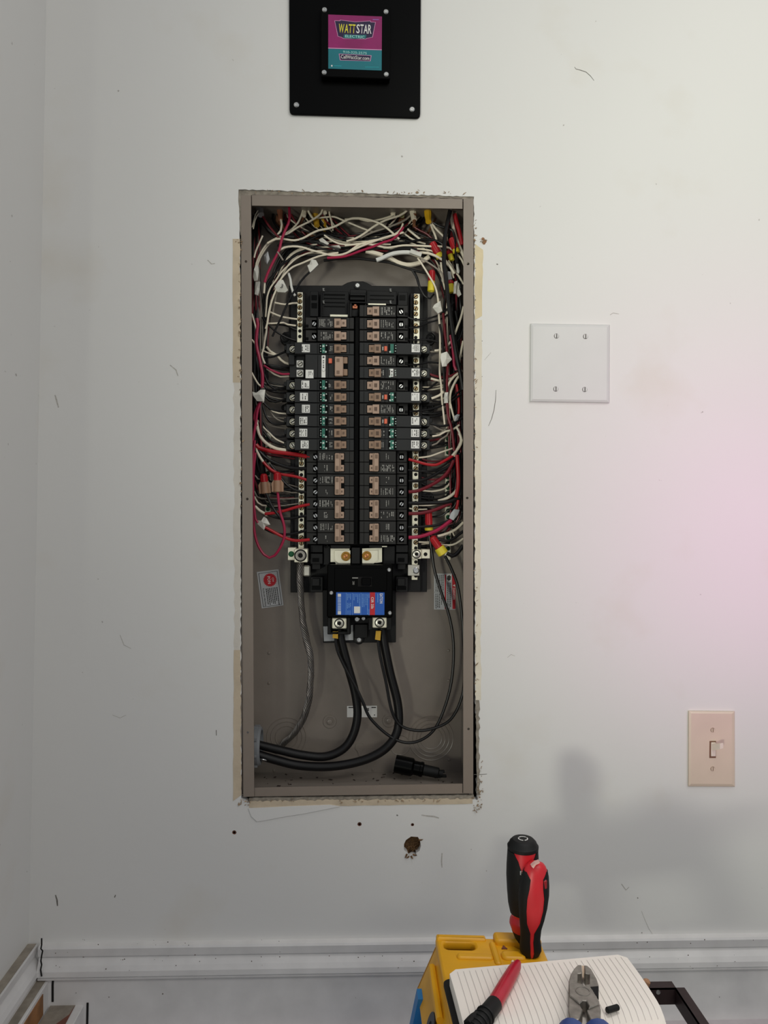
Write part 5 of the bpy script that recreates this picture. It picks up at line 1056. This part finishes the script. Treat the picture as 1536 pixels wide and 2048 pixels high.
stub('pale green cable jacket at top right of centre', 804, 412, 432, 6, mat('pale_green_jacket', (190, 186, 130), .6, 0, .1, 60), .066, 0)
stub('torn white cable end at top right', 824, 410, 440, 7, WM['w'], .05, 4)
stub('torn copper paper hanging from the white cable end', 829, 428, 452, 4, WM['t'], .046, -1)
stub('bright yellow cable jacket at top right', 855, 416, 444, 7.5, mat('bright_yellow_jacket', (226, 176, 30), .5, 0, .1, 60), .046, 2)
stub('red and cream cable jacket in the top right corner', 909, 418, 436, 5, WM['w'], .05, 2)
stub('second yellow cable clamp behind the wires at top left', 646, 436, 462, 6, WM['y'], .074, 4)
# ---- wire nuts
def nut(label, top, bot, rt, rb, Y, split=.62, tan=False, m1=NUTR, m2=NUTY):
    a, b = P(*top, Y), P(*bot, Y); ax = (b-a); L_ = ax.length; ax.normalize(); s_ = S(Y)
    t = thing('wire_nut', b, label, 'wire nut')
    k = 20; mb = MB()
    mb.lathe([(rt*.5*s_, 0), (rt*s_, L_*.05), (rt*1.02*s_, L_*.3), (rt*1.12*s_, L_*split*.96), (rb*.9*s_, L_*split)], a, ax, k); obj('cap', mb, m1, t)
    mb = MB()
    for i in range(10):
        an = i*math.pi/5; o_ = ax.orthogonal().normalized(); p_ = ax.cross(o_); d = o_*math.cos(an)+p_*math.sin(an)
        mb.tube([a+ax*L_*.1+d*rt*1.0*s_, a+ax*L_*split*.9+d*rt*1.1*s_], .12*rt*s_, 4)
    obj('grip_rib', mb, m1, t)
    mb = MB(); mb.lathe([(rb*.94*s_, L_*split), (rb*s_, L_*(split+.05)), (rb*1.06*s_, L_*.97), (rb*.9*s_, L_), (rb*.75*s_, L_*.94)], a, ax, k); obj('skirt', mb, m2, t)
    if tan:
        o_ = ax.cross(Vector((0, 1, 0))).normalized(); mb = MB()
        for sg in (1, -1):
            pts = [a+ax*L_*.35+o_*sg*rt*.9*s_, a+ax*L_*.55+o_*sg*rb*1.5*s_, a+ax*L_*.98+o_*sg*rb*1.45*s_, a+ax*L_*.98+o_*sg*rb*.8*s_]
            mb.prism([q+Vector((0, -.002, 0)) for q in pts], (0, .004, 0))
        obj('wing', mb, m2, t)
nut('red and yellow wire nut, upright beside the right neutral bar', (857, 1021), (858, 1061), 6.2, 8.2, .05, .72)
nut('red and yellow wire nut slanting below the magenta wire, lowest of all', (863, 1073), (887, 1108), 6.5, 10.5, .042, .62)
nut('red and yellow wire nut hanging at upper right beside the mounting base', (864, 540), (862, 583), 6, 7, .044, .52)
nut('red and yellow wire nut slanting left of the thick black wire at top right', C3(930, 650), C3(1030, 830), 6.5, 7.5, .046, .72)
nut('red and yellow wire nut right of the thick black wire, top right corner', C3(1150, 600), C3(1215, 770), 6.5, 7, .040, .74)
nut('small maroon and yellow wire nut low in the top right bundle', C3(1125, 740), C3(1160, 860), 5, 5.5, .052, .4)
nut('maroon and yellow wire nut beside the paired white labels at right', C3(1135, 1085), C3(1160, 1225), 6, 6, .046, .3)
nut('red wire nut with tan wings, left of the pair at lower left', S2(325, 440), S2(345, 668), 6.5, 8, .050, .42, True, NUTR, NUTT)
nut('red wire nut with tan wings, right of the pair at lower left', S2(482, 420), S2(486, 650), 6.5, 8, .044, .42, True, NUTR, NUTT)
# ---- white tags and tape on the wires
TAPE = mat('white_tape', (226, 224, 214), .6, 0, .05, 60, .2, 120)
def tagl(label, pts, Y, th=.004, m_=TAPE, fold=None, name='wire_label', mark=None):
    mb = MB(); rn = random.Random(label); q = [P(x, y, Y) + Vector((0, rn.uniform(-.003, .003), 0)) for x, y in pts]
    n = len(q); c_ = sum(q, Vector())/n + Vector((0, -.0035, 0)); vs = q+[c_]+[v+Vector((0, th, 0)) for v in q]
    fs = [(i, (i+1) % n, n) for i in range(n)]+[(i, i+n+1, (i+1) % n+n+1, (i+1) % n) for i in range(n)]+[tuple(range(n+1, 2*n+1))]
    mb.add(vs, fs); o = tag(obj(name, mb, m_, None), label, 'wire label')
    if mark: 
        cx, cy = sum(p[0] for p in pts)/n, sum(p[1] for p in pts)/n
        text('lettering', mark[0], cx+mark[1], cy+mark[2], mark[3], Y-.0045, PRINT, o, mark[4])
    return o
def tp(conv, pts): return [conv(*p) for p in pts]
tagl('curled white paper tag on the thin black wire at upper left', tp(C2, [(960, 870), (1015, 885), (1045, 945), (990, 1000), (945, 1038), (915, 955), (940, 930)]), .034)
tagl('torn white paper tag numbered 3 left of the mounting base', tp(C2, [(575, 1135), (625, 1115), (660, 1190), (685, 1240), (650, 1265), (560, 1260), (525, 1200)]), .040, mark=('3', 0, -1, 9, 20))
tagl('upper of two long white labels at the far left edge', tp(C2, [(300, 945), (330, 950), (335, 1010), (325, 1130), (285, 1130), (270, 1080), (285, 1000)]), .030)
tagl('lower of two long white labels at the far left edge', tp(C2, [(300, 1140), (355, 1145), (345, 1220), (330, 1305), (292, 1290), (295, 1210)]), .030)
tagl('crumpled grey label deep in the upper left bundle', tp(C2, [(400, 830), (450, 790), (470, 880), (440, 940), (410, 900)]), .05, m_=STICKG)
tagl('folded white tag among the wires left of top centre', tp(C2, [(1050, 640), (1090, 630), (1170, 685), (1135, 720), (1080, 690)]), .044)
tagl('white tag flat behind the wires at top centre', tp(C2, [(1195, 715), (1290, 715), (1310, 745), (1220, 745)]), .05)
tagl('white tape around the left bundle beside the sixth breaker', tp(S1, [(236, 1250), (290, 1268), (345, 1222), (410, 1220), (404, 1300), (395, 1382), (300, 1378), (250, 1310)]), .030)
tagl('white folded label on the lowest left red wire', tp(S2, [(325, 930), (360, 950), (400, 1020), (345, 1035), (330, 1080), (250, 1010), (240, 970), (300, 975)]), .042)
tagl('white label around the stout cable at upper right', tp(C3, [(695, 720), (820, 770), (805, 822), (680, 775)]), .034)
tagl('white square tag right of the top neutral screws', tp(S3, [(470, 60), (550, 15), (565, 90), (575, 155), (520, 182), (480, 140), (445, 105)]), .034)
tagl('large folded white tag in the middle of the right bundle', tp(S3, [(560, 730), (640, 705), (690, 770), (712, 808), (650, 870), (640, 900), (575, 912), (550, 800)]), .032)
tagl('small white label on the maroon wire in the right bundle', tp(S3, [(612, 1262), (660, 1258), (662, 1330), (655, 1405), (605, 1405), (605, 1330)]), .036)
tagl('grey folded tag near the top of the right ground bar', tp(S3, [(735, 1590), (780, 1560), (815, 1570), (790, 1640), (750, 1660)]), .036, m_=STICKG)
tagl('silver crumpled tape on the lower right red wire', tp(S4, [(600, 820), (660, 830), (640, 880), (590, 945), (545, 920), (560, 870)]), .032, m_=STICKG)
tagl('left of two white labels in the upper right bundle', tp(C3, [(1190, 1095), (1220, 1095), (1215, 1160), (1208, 1235), (1178, 1235), (1183, 1160)]), .030)
tagl('right of two white labels with a black scribble at upper right', tp(C3, [(1225, 1110), (1255, 1120), (1258, 1200), (1265, 1250), (1240, 1265), (1212, 1230)]), .034, mark=('9', 1, -4, 7, 25))
tagl('narrow white label right of the thick black wire', tp(C3, [(1210, 895), (1235, 895), (1250, 980), (1240, 1010), (1215, 1000)]), .034)
tagl('short grey tag behind the thick black wire at upper right', tp(C3, [(1110, 985), (1140, 990), (1160, 1075), (1120, 1085)]), .044, m_=STICKG)
tagl('white wire sleeve below the stout white cable', tp(C3, [(1040, 990), (1070, 985), (1078, 1080), (1068, 1120), (1045, 1080)]), .044)
# ================================================================== LADDER AND TOOLS
ZC = .868
BL, BR = PZ(872, 1874, ZC), PZ(1078, 1879, ZC)
FLd = (PZ(930, 2048, ZC)-BL).normalized(); u_ = (BR-BL); WL = u_.length; u_.normalize(); v_ = (FLd-u_*FLd.dot(u_)*.55).normalized(); LL = .34
def K(u, v, z=0.0): return BL+u_*u+v_*v+Vector((0, 0, z))
def kp(px, py, z=ZC):    # pixel -> cap coordinates
    q = PZ(px, py, z)-BL; det = u_.x*v_.y-u_.y*v_.x; return ((q.x*v_.y-q.y*v_.x)/det, (u_.x*q.y-u_.y*q.x)/det)
t = thing('step_ladder', (K(WL/2, LL/2).x, K(WL/2, LL/2).y, 0), 'step ladder with yellow plastic top and blue rails in front of the wall', 'ladder')
def flat(name, outer, holes, z0, th, m_, parent, bevel=0.0):
    """horizontal plate from cap coordinates, top at z0 relative to the cap plane"""
    cu = bpy.data.curves.new('outline', 'CURVE'); cu.dimensions = '2D'; cu.fill_mode = 'BOTH'; cu.extrude = max(1e-5, th/2-bevel); cu.bevel_depth = bevel; cu.bevel_resolution = 1; cu.offset = -bevel
    for pl in [outer]+list(holes):
        sp = cu.splines.new('POLY'); sp.points.add(len(pl)-1); sp.use_cyclic_u = True
        for i, (a, b) in enumerate(pl): q = K(a, b); sp.points[i].co = (q.x, q.y, 0, 1)
    tmp = bpy.data.objects.new('outline', cu); COL.objects.link(tmp); me = bpy.data.meshes.new_from_object(tmp); me.name = name
    bpy.data.objects.remove(tmp); bpy.data.curves.remove(cu)
    me.transform(Matrix.Translation(Vector((0, 0, ZC+z0-th/2))-ORG[parent])); return link(name, me, m_, parent, ORG[parent])
def rr(u0, v0, u1, v1, r, k=5):
    out = []
    for cx, cy, a in ((u1-r, v1-r, 0), (u0+r, v1-r, 90), (u0+r, v0+r, 180), (u1-r, v0+r, 270)):
        for i in range(k+1):
            an = math.radians(a+90*i/k); out.append((cx+r*math.cos(an), cy+r*math.sin(an)))
    return out
# top: hand slot at the left rear, tool hole at the right rear
sa, sb = kp(886, 1882), kp(952, 1899)
slot = rr(sa[0], min(sa[1], sb[1]), sb[0], max(sa[1], sb[1]), .006)
hd = kp(1044, 1890); hole = [(hd[0]+.008*math.cos(i*math.pi/6), hd[1]+.008*math.sin(i*math.pi/6)) for i in range(12)]
flat('cap_top', rr(-.001, -.001, WL+.001, LL, .005), [slot, hole], 0, .012, YELL, t, .003)
ua = kp(985, 1890)[0]
flat('cap_rim', rr(.000, -.003, ua-.006, min(sa[1], sb[1])-.001, .0025), [], .003, .016, YELL, t, .003)
flat('cap_rim', rr(ua+.003, -.004, WL, .016, .005), [], .007, .018, YELL, t, .003)
flat('cap_rim', rr(ua-.004, .010, ua+.004, .055, .004), [], .003, .012, YELL, t, .0025)
flat('cap_rim', rr(.020, .036, ua-.004, .046, .004), [], .003, .012, YELL, t, .0025)
flat('raised_pad', rr(ua+.006, .030, ua+.034, .046, .006), [], .004, .012, YELL, t, .003)
mk = kp(1008, 1896); flat('moulded_arrow', [(mk[0]-.0035, mk[1]+.003), (mk[0]+.0035, mk[1]+.003), (mk[0], mk[1]-.004)], [], .0012, .002, REDWOOD, t)
flat('tray_floor', rr(.006, .004, WL-.006, LL-.006, .003), [], -.052, .003, mat('dark_under', (70, 80, 92), .6), t)
# flared skirts
def skirt(mb, a, b, da, db, h=.066, th=.004):
    """wall from top corners a,b (cap coords) to flared bottom; da/db outward offsets"""
    cu_, cv_ = WL/2, LL/2; i_ = lambda q: (q[0]+(.003 if q[0] < cu_ else -.003), q[1]+(.003 if q[1] < cv_ else -.003))
    A, B = K(*i_(a), -.001), K(*i_(b), -.001); A2 = K(a[0]+da[0], a[1]+da[1], -h); B2 = K(b[0]+db[0], b[1]+db[1], -h)
    nin = (K(WL/2, LL/2)-(A+B)/2).normalized()*th; nin.z = 0
    vs = [A, B, B2, A2]; mb.add(vs+[q+nin for q in vs], [(0, 1, 2, 3), (7, 6, 5, 4), (0, 4, 5, 1), (1, 5, 6, 2), (2, 6, 7, 3), (3, 7, 4, 0)])
fl_ = .022
mb = MB(); skirt(mb, (0, 0), (0, LL), (-fl_, -.004), (-fl_, .01)); skirt(mb, (WL, 0), (WL, LL), (fl_*.3, -.004), (fl_*.3, .01)); skirt(mb, (0, 0), (WL, 0), (-fl_, -.004), (fl_*.3, -.004)); skirt(mb, (0, LL), (WL, LL), (-fl_, .01), (fl_*.3, .01)); obj('cap_skirt', mb, YELL, t)
mb = MB(); skirt(mb, (-fl_, -.004), (-fl_, LL+.01), (0.004, 0), (0.004, 0), .02)
mb = MB()
def sk(v, h, out=.0006): f_ = h/.066; return K(-fl_*f_-out, v, -h)
pts = spline([sk(.028, .020, .001), sk(.06, .021, .001), sk(.12, .022, .001)], .006); mb.tube(pts, .0042, 8); obj('moulded_rib', mb, YELL, t)
mb = MB(); c_ = sk(.098, .046); n_ = Vector((-1, 0, .33)).normalized(); mb.lathe([(.007, 0), (.007, .0012), (.016, .0012), (.016, 0)], c_, n_, 26); obj('emblem_ring', mb, mat('dark_slate', (52, 58, 66), .5), t)
for (u, v, su, sv) in ((-.006, .022, -1, -1), (-.006, LL-.03, -1, 1), (WL+.004, .012, 1, -1), (WL+.004, LL-.03, 1, 1)):
    top = K(u, v, -.056); bot = Vector(top); bot += u_*(su*.15)+v_*(sv*(.05 if sv < 0 else .12)); bot.z = 0.0
    mb = MB(); d = [Vector(q) for q in ((-.018, -.010, 0), (.018, -.010, 0), (.018, .010, 0), (-.018, .010, 0))]
    mb.loft([[top+q for q in d], [bot+q for q in d]], smooth=False); r_ = obj('rail', mb, BLUEF, t)
    mb = MB(); mb.bbox(bot+Vector((-.022, -.014, .0)), bot+Vector((.022, .014, .03)), .003); obj('foot', mb, RUBBER, r_)
for k, z in enumerate((.28, .56)):
    f_ = (ZC-.05-z)/(ZC-.05); a = K(-.006, LL-.03, 0)+u_*(-.15*f_)+v_*(.12*f_); b = K(WL+.004, LL-.03, 0)+u_*(.15*f_)+v_*(.12*f_); a.z = b.z = z
    mb = MB(); mb.prism([a+v_*-.035, a+v_*.035, b+v_*.035, b+v_*-.035], (0, 0, .025)); obj('step', mb, BLUEF, t)
# ---------------- notebook (open, long edge to the wall)
ZN = ZC+.010
nb = thing('notebook', PZ(1100, 1990, ZN), 'open lined notebook with black cover lying on the ladder top', 'notebook')
NP = {'bl': PZ(897, 1940, ZN+.008), 'br': PZ(1249, 1908, ZN+.008), 'fr': PZ(1335, 2038, ZN+.008)}
nu = (NP['br']-NP['bl']); NW = nu.length; nu.normalize(); nv = (NP['fr']-NP['br']); NL = nv.length; nv.normalize()
def N(a, b, z=0.0): q = NP['bl']+nu*a+nv*b; return Vector((q.x, q.y, ZN+z))
def rn_(a0, b0, a1, b1, r, k=5):
    out = []
    for cx, cy, a, on in ((a1-r, b0+r, -90, 1), (a1, b1, 0, 0), (a0, b1, 90, 0), (a0+r, b0+r, 180, 1)):
        if on: out += [(cx+r*math.cos(math.radians(a+90*i/k)), cy+r*math.sin(math.radians(a+90*i/k))) for i in range(k+1)]
        else: out.append((cx, cy))
    return out
mb = MB(); mb.prism([N(a, b, -.0075) for a, b in rn_(-.006, -.004, NW+.0005, NL+.13, .008)], (0, 0, .003)); obj('cover', mb, RUBBER, nb)
def page_surface(name, b0, b1, zf, m_, rounded):
    mb = MB(); nx = 24; ny = 14; rows = []
    for jj in range(ny+1):
        b = b0+(b1-b0)*jj/ny; row = []
        ins = 0.0
        if rounded and b-b0 < .008: ins = .008-math.sqrt(max(0, .008**2-(.008-(b-b0))**2))
        for i in range(nx+1): a = ins+(NW-2*ins)*i/nx; row.append(N(a, b, zf(b)))
        rows.append(row)
    k = nx+1; vs = [q for r in rows for q in r]; top = len(vs); vs += [Vector((q.x, q.y, ZN-.0046)) for q in vs]
    fs = []
    for jj in range(ny):
        for i in range(nx): fs.append((jj*k+i, jj*k+i+1, (jj+1)*k+i+1, (jj+1)*k+i)); fs.append((top+jj*k+i, top+(jj+1)*k+i, top+(jj+1)*k+i+1, top+jj*k+i+1))
    for i in range(nx): fs.append((i, top+i, top+i+1, i+1)); o = ny*k; fs.append((o+i, o+i+1, top+o+i+1, top+o+i))
    for jj in range(ny): fs.append((jj*k, (jj+1)*k, top+(jj+1)*k, top+jj*k)); fs.append((jj*k+nx, top+jj*k+nx, top+(jj+1)*k+nx, (jj+1)*k+nx))
    mb.add(vs, fs, True); return obj(name, mb, m_, nb, sharp=40)
def z1f(b): return .008+.003*math.sin(math.pi*min(1, b/NL)*.9) - (.010*max(0, (b-NL+.022)/.022)**2)
def z2f(b): return z1f(2*NL-b)
p1 = page_surface('page_block', 0.0, NL, z1f, PAPER, True); page_surface('page_block', NL+.0005, NL+.125, z2f, PAPER, False)
mb = MB(); nl = 29
for i in range(nl):
    a = .009+(NW-.016)*i/(nl-1); bs = [0.006+(NL-.012)*q/10 for q in range(11)]
    for q in range(10): mb.add([N(a-.0002, bs[q], z1f(bs[q])+.0005), N(a+.0002, bs[q], z1f(bs[q])+.0005), N(a+.0002, bs[q+1], z1f(bs[q+1])+.0005), N(a-.0002, bs[q+1], z1f(bs[q+1])+.0005)], [(0, 1, 2, 3)])
obj('ruled_lines', mb, RULE, p1)
ZP = ZN+.0108
# ---------------- driver and folding knife standing in the ladder top
def sector(mb, rings, gap0, off, k=26):
    """shell over part of a lofted handle: rings=[(centre, rx, ry, front gap half angle or None)]"""
    rows = []
    for c, rx, ry, g in rings:
        row = []
        for i in range(k+1):
            a = g+(2*math.pi-2*g)*i/k-math.pi/2      # angle 0 faces the camera (-Y)
            row.append(c+Vector(((rx+off)*math.cos(a), (ry+off)*math.sin(a), 0)))
        rows.append(row)
    inner = [[c+(q-c)*.9 for q in row] for (c, rx, ry, g), row in zip(rings, rows)]
    mb.loft(rows, closed=False, caps=False); mb.loft([[q for q in r] for r in inner], closed=False, caps=False)
    for side in (0, -1):
        mb.loft([[rows[i][side], inner[i][side]] for i in range(len(rows))], closed=False, caps=False, smooth=False)
    for e in (0, -1):
        mb.loft([rows[e], inner[e]], closed=False, caps=False, smooth=False)
def ell(c, rx, ry, k=28): return [c+Vector((rx*math.cos(2*math.pi*i/k), ry*math.sin(2*math.pi*i/k), 0)) for i in range(k)]
b0 = PZ(1048, 1888, ZC); sd = (b0.y+D)/F
t = thing('nut_driver', b0, 'red and black driver handle with round black cap standing in the ladder top', 'screwdriver')
def hz(py): return (P(1048, py, b0.y).z)
def dx(px, py): return P(px, py, b0.y).x
prf = [(1886, 1036, 1062), (1874, 1030, 1066), (1860, 1024, 1068), (1846, 1019, 1070), (1838, 1020, 1068), (1830, 1024, 1067), (1824, 1022, 1070), (1805, 1018, 1073), (1780, 1016, 1076), (1750, 1014.5, 1076), (1730, 1015, 1076), (1712, 1016, 1075), (1698, 1017, 1074.5)]
RG = []
for py, xa, xb in prf:
    a, b = dx(xa, py), dx(xb, py); RG.append((Vector(((a+b)/2, b0.y, hz(py))), (b-a)/2))
mb = MB(); mb.loft([ell(c, r, r) for c, r in RG[2:]]); mb.loft([ell(c, r, r) for c, r in RG[:3]][::1]); obj('core', mb, REDP, t)
mb = MB(); mb.loft([ell(Vector((c.x, c.y, c.z)), r*1.02, r*1.02) for c, r in RG[:2]]+[ell(RG[2][0], RG[2][1]*1.02, RG[2][1]*1.02)]); obj('nose', mb, RUBBER, t)
gaps = [None]*6+[.02, .03, .08, .18, .30, .50, .85]
mb = MB(); sector(mb, [(c, r, r, g) for (c, r), g in zip(RG, gaps) if g is not None], 0, .0009); obj('grip', mb, RUBBER, t)
ct = RG[-1][0]; R_ = dx(1074.5, 1690)-dx(1017, 1690); R_ /= 2
mb = MB(); mb.lathe([(R_*.98, 0), (R_*1.06, .0008), (R_*1.07, .0045), (R_*1.0, .0056), (R_*.92, .009), (R_*.74, .0122), (R_*.70, .0124), (0, .0124)], ct, (0, 0, 1), 30); obj('end_cap', mb, RUBBER, t)
mb = MB(); 
for a in (90, 210, 330):
    for q in range(3):
        an = math.radians(a+(q-1)*34); d = Vector((math.cos(an), math.sin(an), 0)); e = Vector((-d.y, d.x, 0)); c_ = ct+Vector((0, 0, .0126))+d*R_*.30
        mb.prism([c_-e*.0016-d*.0005, c_+e*.0016-d*.0005, c_+e*.0016+d*.0006, c_-e*.0016+d*.0006], (0, 0, .0004))
obj('cap_mark', mb, WHTP, t)
text('lettering', 'E', 1042.5, 1746, 8, b0.y-RG[9][1]-.0006, WHTP, t)
mb = MB(); mb.lathe([(.004, -.045), (.004, 0)], b0, (0, 0, 1), 6, False); obj('shaft', mb, STEEL, t)
# folding knife
k0 = PZ(1061, 1912, ZC); k0 = Vector((k0.x, k0.y, ZC))
t = thing('folding_knife', k0, 'red and black folding utility knife standing upright on the ladder top', 'knife')
def kx(px, py): return P(px, py, k0.y).x
def kz(py): return P(1061, py, k0.y).z
kpf = [(1913.5, 1054, 1068), (1910, 1046, 1077), (1900, 1041, 1081.5), (1890, 1041, 1081), (1878, 1042, 1079), (1860, 1042, 1081), (1840, 1040.5, 1087), (1815, 1039, 1093), (1790, 1038.5, 1096.5), (1770, 1040, 1097), (1752, 1044, 1096), (1740, 1048, 1094), (1732, 1051.5, 1091), (1727, 1056, 1087), (1723.5, 1062, 1080), (1722, 1067, 1075)]
KG = []
for py, xa, xb in kpf:
    a, b = kx(xa, py), kx(xb, py); KG.append((Vector(((a+b)/2, k0.y, max(kz(py), ZC+.0002))), (b-a)/2, min((b-a)/2*.72, .0125)))
mb = MB(); mb.loft([ell(c, rx, ry) for c, rx, ry in KG]); obj('handle', mb, REDP, t)
# half angle of the red inlay at each ring (front), wide in the middle, narrow stem below
gk = [0.04, .14, .18, .16, .17, .20, .60, .66, .62, .50, .50, 1.0]
mb = MB(); sector(mb, [(c, rx, ry, g) for (c, rx, ry), g in zip(KG, gk)], 0, .0008); obj('grip', mb, RUBBER, t)
mb = MB(); q = P(1089.5, 1769, k0.y-.0085); mb.bbox(q-Vector((.0032, .002, .0055)), q+Vector((.0026, .002, .006)), .0015); obj('release_button', mb, REDD, t)
mb = MB(); pts = [P(x, y, k0.y-.0105) for x, y in ((1063, 1733), (1070, 1727), (1079, 1723.5), (1080, 1726), (1072, 1730), (1067, 1737))]; mb.prism(pts, (0, .006, 0)); obj('worn_edge', mb, mat('pale_worn', (226, 180, 170), .5), t)
# ---------------- red marker
def NPX(px, py, z=ZP): return PZ(px, py, z)
t = thing('red_marker', NPX(990, 1990), 'red marker with black ribbed grip lying across the notebook', 'marker')
tip, mid_, end = NPX(1034, 1929, ZP+.007), NPX(989, 2008, ZP+.008), NPX(951, 2056, ZP+.0085)
ax = (mid_-tip).normalized()
mb = MB(); L_ = (mid_-tip).length; mb.lathe([(.0035, -.004), (.0058, .004), (.0066, .012), (.0074, L_*.5), (.0078, L_)], tip, ax, 16); obj('barrel', mb, mat('translucent_red', (182, 24, 48), .3, 0, .1, 60), t)
mb = MB(); nbv = NPX(1024, 1925, ZP+.010); mb.lathe([(.0016, 0), (.0018, .010)], nbv+Vector((0, 0, .002)), (tip-nbv+Vector((.001, -.01, -.004))).normalized(), 8); obj('nib', mb, mat('cream_nib', (226, 206, 170), .6), t)
mb = MB(); a2 = (end-mid_).normalized(); L2 = (end-mid_).length+.02; mb.lathe([(.0070, -.002), (.0082, 0), (.0086, L2*.5), (.0088, L2)], mid_, a2, 18); g_ = obj('grip', mb, RUBBER, t)
for q in range(6):
    mb = MB(); mb.ring(mid_+a2*(L2*(.34+.11*q)), a2, .0088, .0012, 18, 6); obj('rib', mb, RUBBER, g_)
mb = MB(); c_ = NPX(962, 2033, ZP+.016); mb.tube(spline([c_+a2*-.012+Vector((-.006, 0, -.004)), c_+Vector((-.008, 0, -.001)), c_+a2*.012+Vector((-.008, 0, 0))], .004), .0038, 8); obj('clip', mb, RUBBER, g_)
# ---------------- lineman's pliers
t = thing('pliers', NPX(1168, 2000), 'steel combination pliers with blue grips lying on the notebook', 'pliers')
cc = cv(1090, 1890, 4.6545); ZJ = ZP+.013
def jaw(name, pts, m_, z0=0.0, th=.013, parent=t):
    mb = MB(); mb.prism([PZ(*cc(*p), ZJ+z0) for p in pts], (0, 0, -th)); o = obj(name, mb, m_, parent)
    bm = bmesh.new(); bm.from_mesh(o.data); bmesh.ops.bevel(bm, geom=[e for e in bm.edges if len(e.link_faces) == 2 and e.calc_face_angle(0) > .8], offset=.0007, segments=1, affect='EDGES'); bm.to_mesh(o.data); bm.free(); return o
jaw('jaw', [(305, 183), (340, 183), (344, 260), (305, 265), (303, 350), (355, 362), (362, 400), (235, 460), (218, 470), (220, 340), (240, 270), (275, 212)], STEEL)
jaw('jaw', [(365, 185), (395, 190), (430, 220), (480, 310), (500, 372), (500, 480), (420, 470), (370, 400), (378, 365), (412, 362), (413, 270), (372, 262)], STEEL)
jaw('cutter', [(415, 385), (500, 378), (498, 480), (470, 470)], DARK, .0003, .012)
jaw('pivot_plate', [(222, 365), (255, 352), (400, 380), (440, 410), (475, 470), (505, 520), (505, 545), (405, 590), (410, 560), (385, 518), (350, 515), (322, 545), (228, 465)], STEEL, .0022, .012)
jaw('neck', [(220, 470), (320, 548), (350, 600), (318, 690), (235, 700), (218, 620)], STEEL, .0004, .013)
jaw('neck', [(510, 545), (520, 600), (518, 700), (430, 700), (400, 640), (388, 605)], STEEL, .0004, .013)
mb = MB(); c_ = PZ(*cc(352, 432), ZJ+.0022); mb.lathe([(.0075, 0), (.0072, .0006), (.0066, .0007), (.0064, .0002), (0, .0002)], c_, (0, 0, 1), 22); obj('rivet', mb, STEEL, t)
mb = MB(); mb.prism([PZ(*cc(*p), ZJ-.004) for p in ((342, 190), (368, 195), (370, 240), (356, 310), (350, 290))], (0, 0, -.002)); obj('bright_edge', mb, mat('bright_edge', (220, 196, 170), .35, .6), t)
for pts in ([(180, 735), (240, 705), (290, 720), (322, 780), (330, 900), (300, 1200)], [(560, 740), (500, 708), (455, 720), (430, 790), (425, 900), (470, 1200)]):
    q = spline([PZ(*cc(*p), ZJ-.004) for p in pts], .006)
cl = [(270, 775), (262, 810), (235, 900), (225, 1100)]; cr = [(475, 775), (487, 810), (520, 900), (535, 1100)]
for c_ in (cl, cr):
    q = spline([PZ(*cc(*p), ZJ-.004) for p in c_], .006); n = len(q)
    mb = MB(); mb.tube(q, [.006 if i == 0 else (.0135 if i == 1 else .0145) for i in range(n)], 14); obj('blue_grip', mb, BLUEG, t, label='blue rubber grip')
# ---------------- black sleeve stub, angle-iron frame
q0, q1 = PZ(1213, 2021, ZP+.003), PZ(1237, 2014, ZP+.003); mb = MB(); mb.lathe([(.0022, 0), (.003, .001), (.003, (q1-q0).length-.001), (.0022, (q1-q0).length)], q0, (q1-q0), 12)
tag(obj('wire_sleeve', mb, RUBBER, None), 'short black plastic stub lying on the notebook right of the pliers', 'sleeve')
YF = -.135; zf = P(1350, 1977, YF).z
t = thing('metal_stand', (P(1350, 1990, YF).x, YF, 0), 'dark angle-iron frame standing behind the notebook at lower right', 'metal stand')
xr_, xl_ = P(1353, 1977, YF).x, P(1353, 1977, YF).x-.15; zb_ = P(1350, 2009, YF).z
mb = MB(); mb.box((xl_, YF, zb_), (xr_, YF+.002, zf)); mb.box((xl_, YF, zf-.0016), (xr_, YF+.016, zf)); obj('rear_bar', mb, BROWNM, t)
mb = MB(); mb.box((xr_-.0018, YF+.002, zb_), (xr_, YF-.36, zf)); mb.box((xr_-.0018, YF+.002, zf-.0016), (xr_+.012, YF-.36, zf)); obj('side_bar', mb, BROWNM, t)
mb = MB(); mb.box((xl_+.0018, YF+.002, zb_), (xl_, YF-.36, zf)); mb.box((xl_-.012, YF+.002, zf-.0016), (xl_+.0018, YF-.36, zf)); obj('side_bar', mb, BROWNM, t)
mb = MB(); mb.lathe([(.0032, 0), (.003, .0012), (0, .0016)], P(1316, 1984, YF), (0, -1, 0), 10); obj('rivet', mb, CHROME, t)
for x in (xl_, xr_-.12):
    for y in (YF-.002, YF-.345):
        mb = MB(); mb.box((x, y, 0), (x+.018, y-.014, zb_+.002)); obj('leg', mb, BROWNM, t)
mb = MB(); c_ = P(1290, 1975.5, YF+.006); c_.z = zf; mb.lathe([(.004, 0), (.0052, .002), (.005, .008), (.003, .010)], c_, (.3, -.1, 1), 8); tag(obj('cork_stub', mb, mat('cork', (176, 132, 98), .8, 0, .3, 300), None), 'small tan stub sitting on the dark metal frame', 'stub')
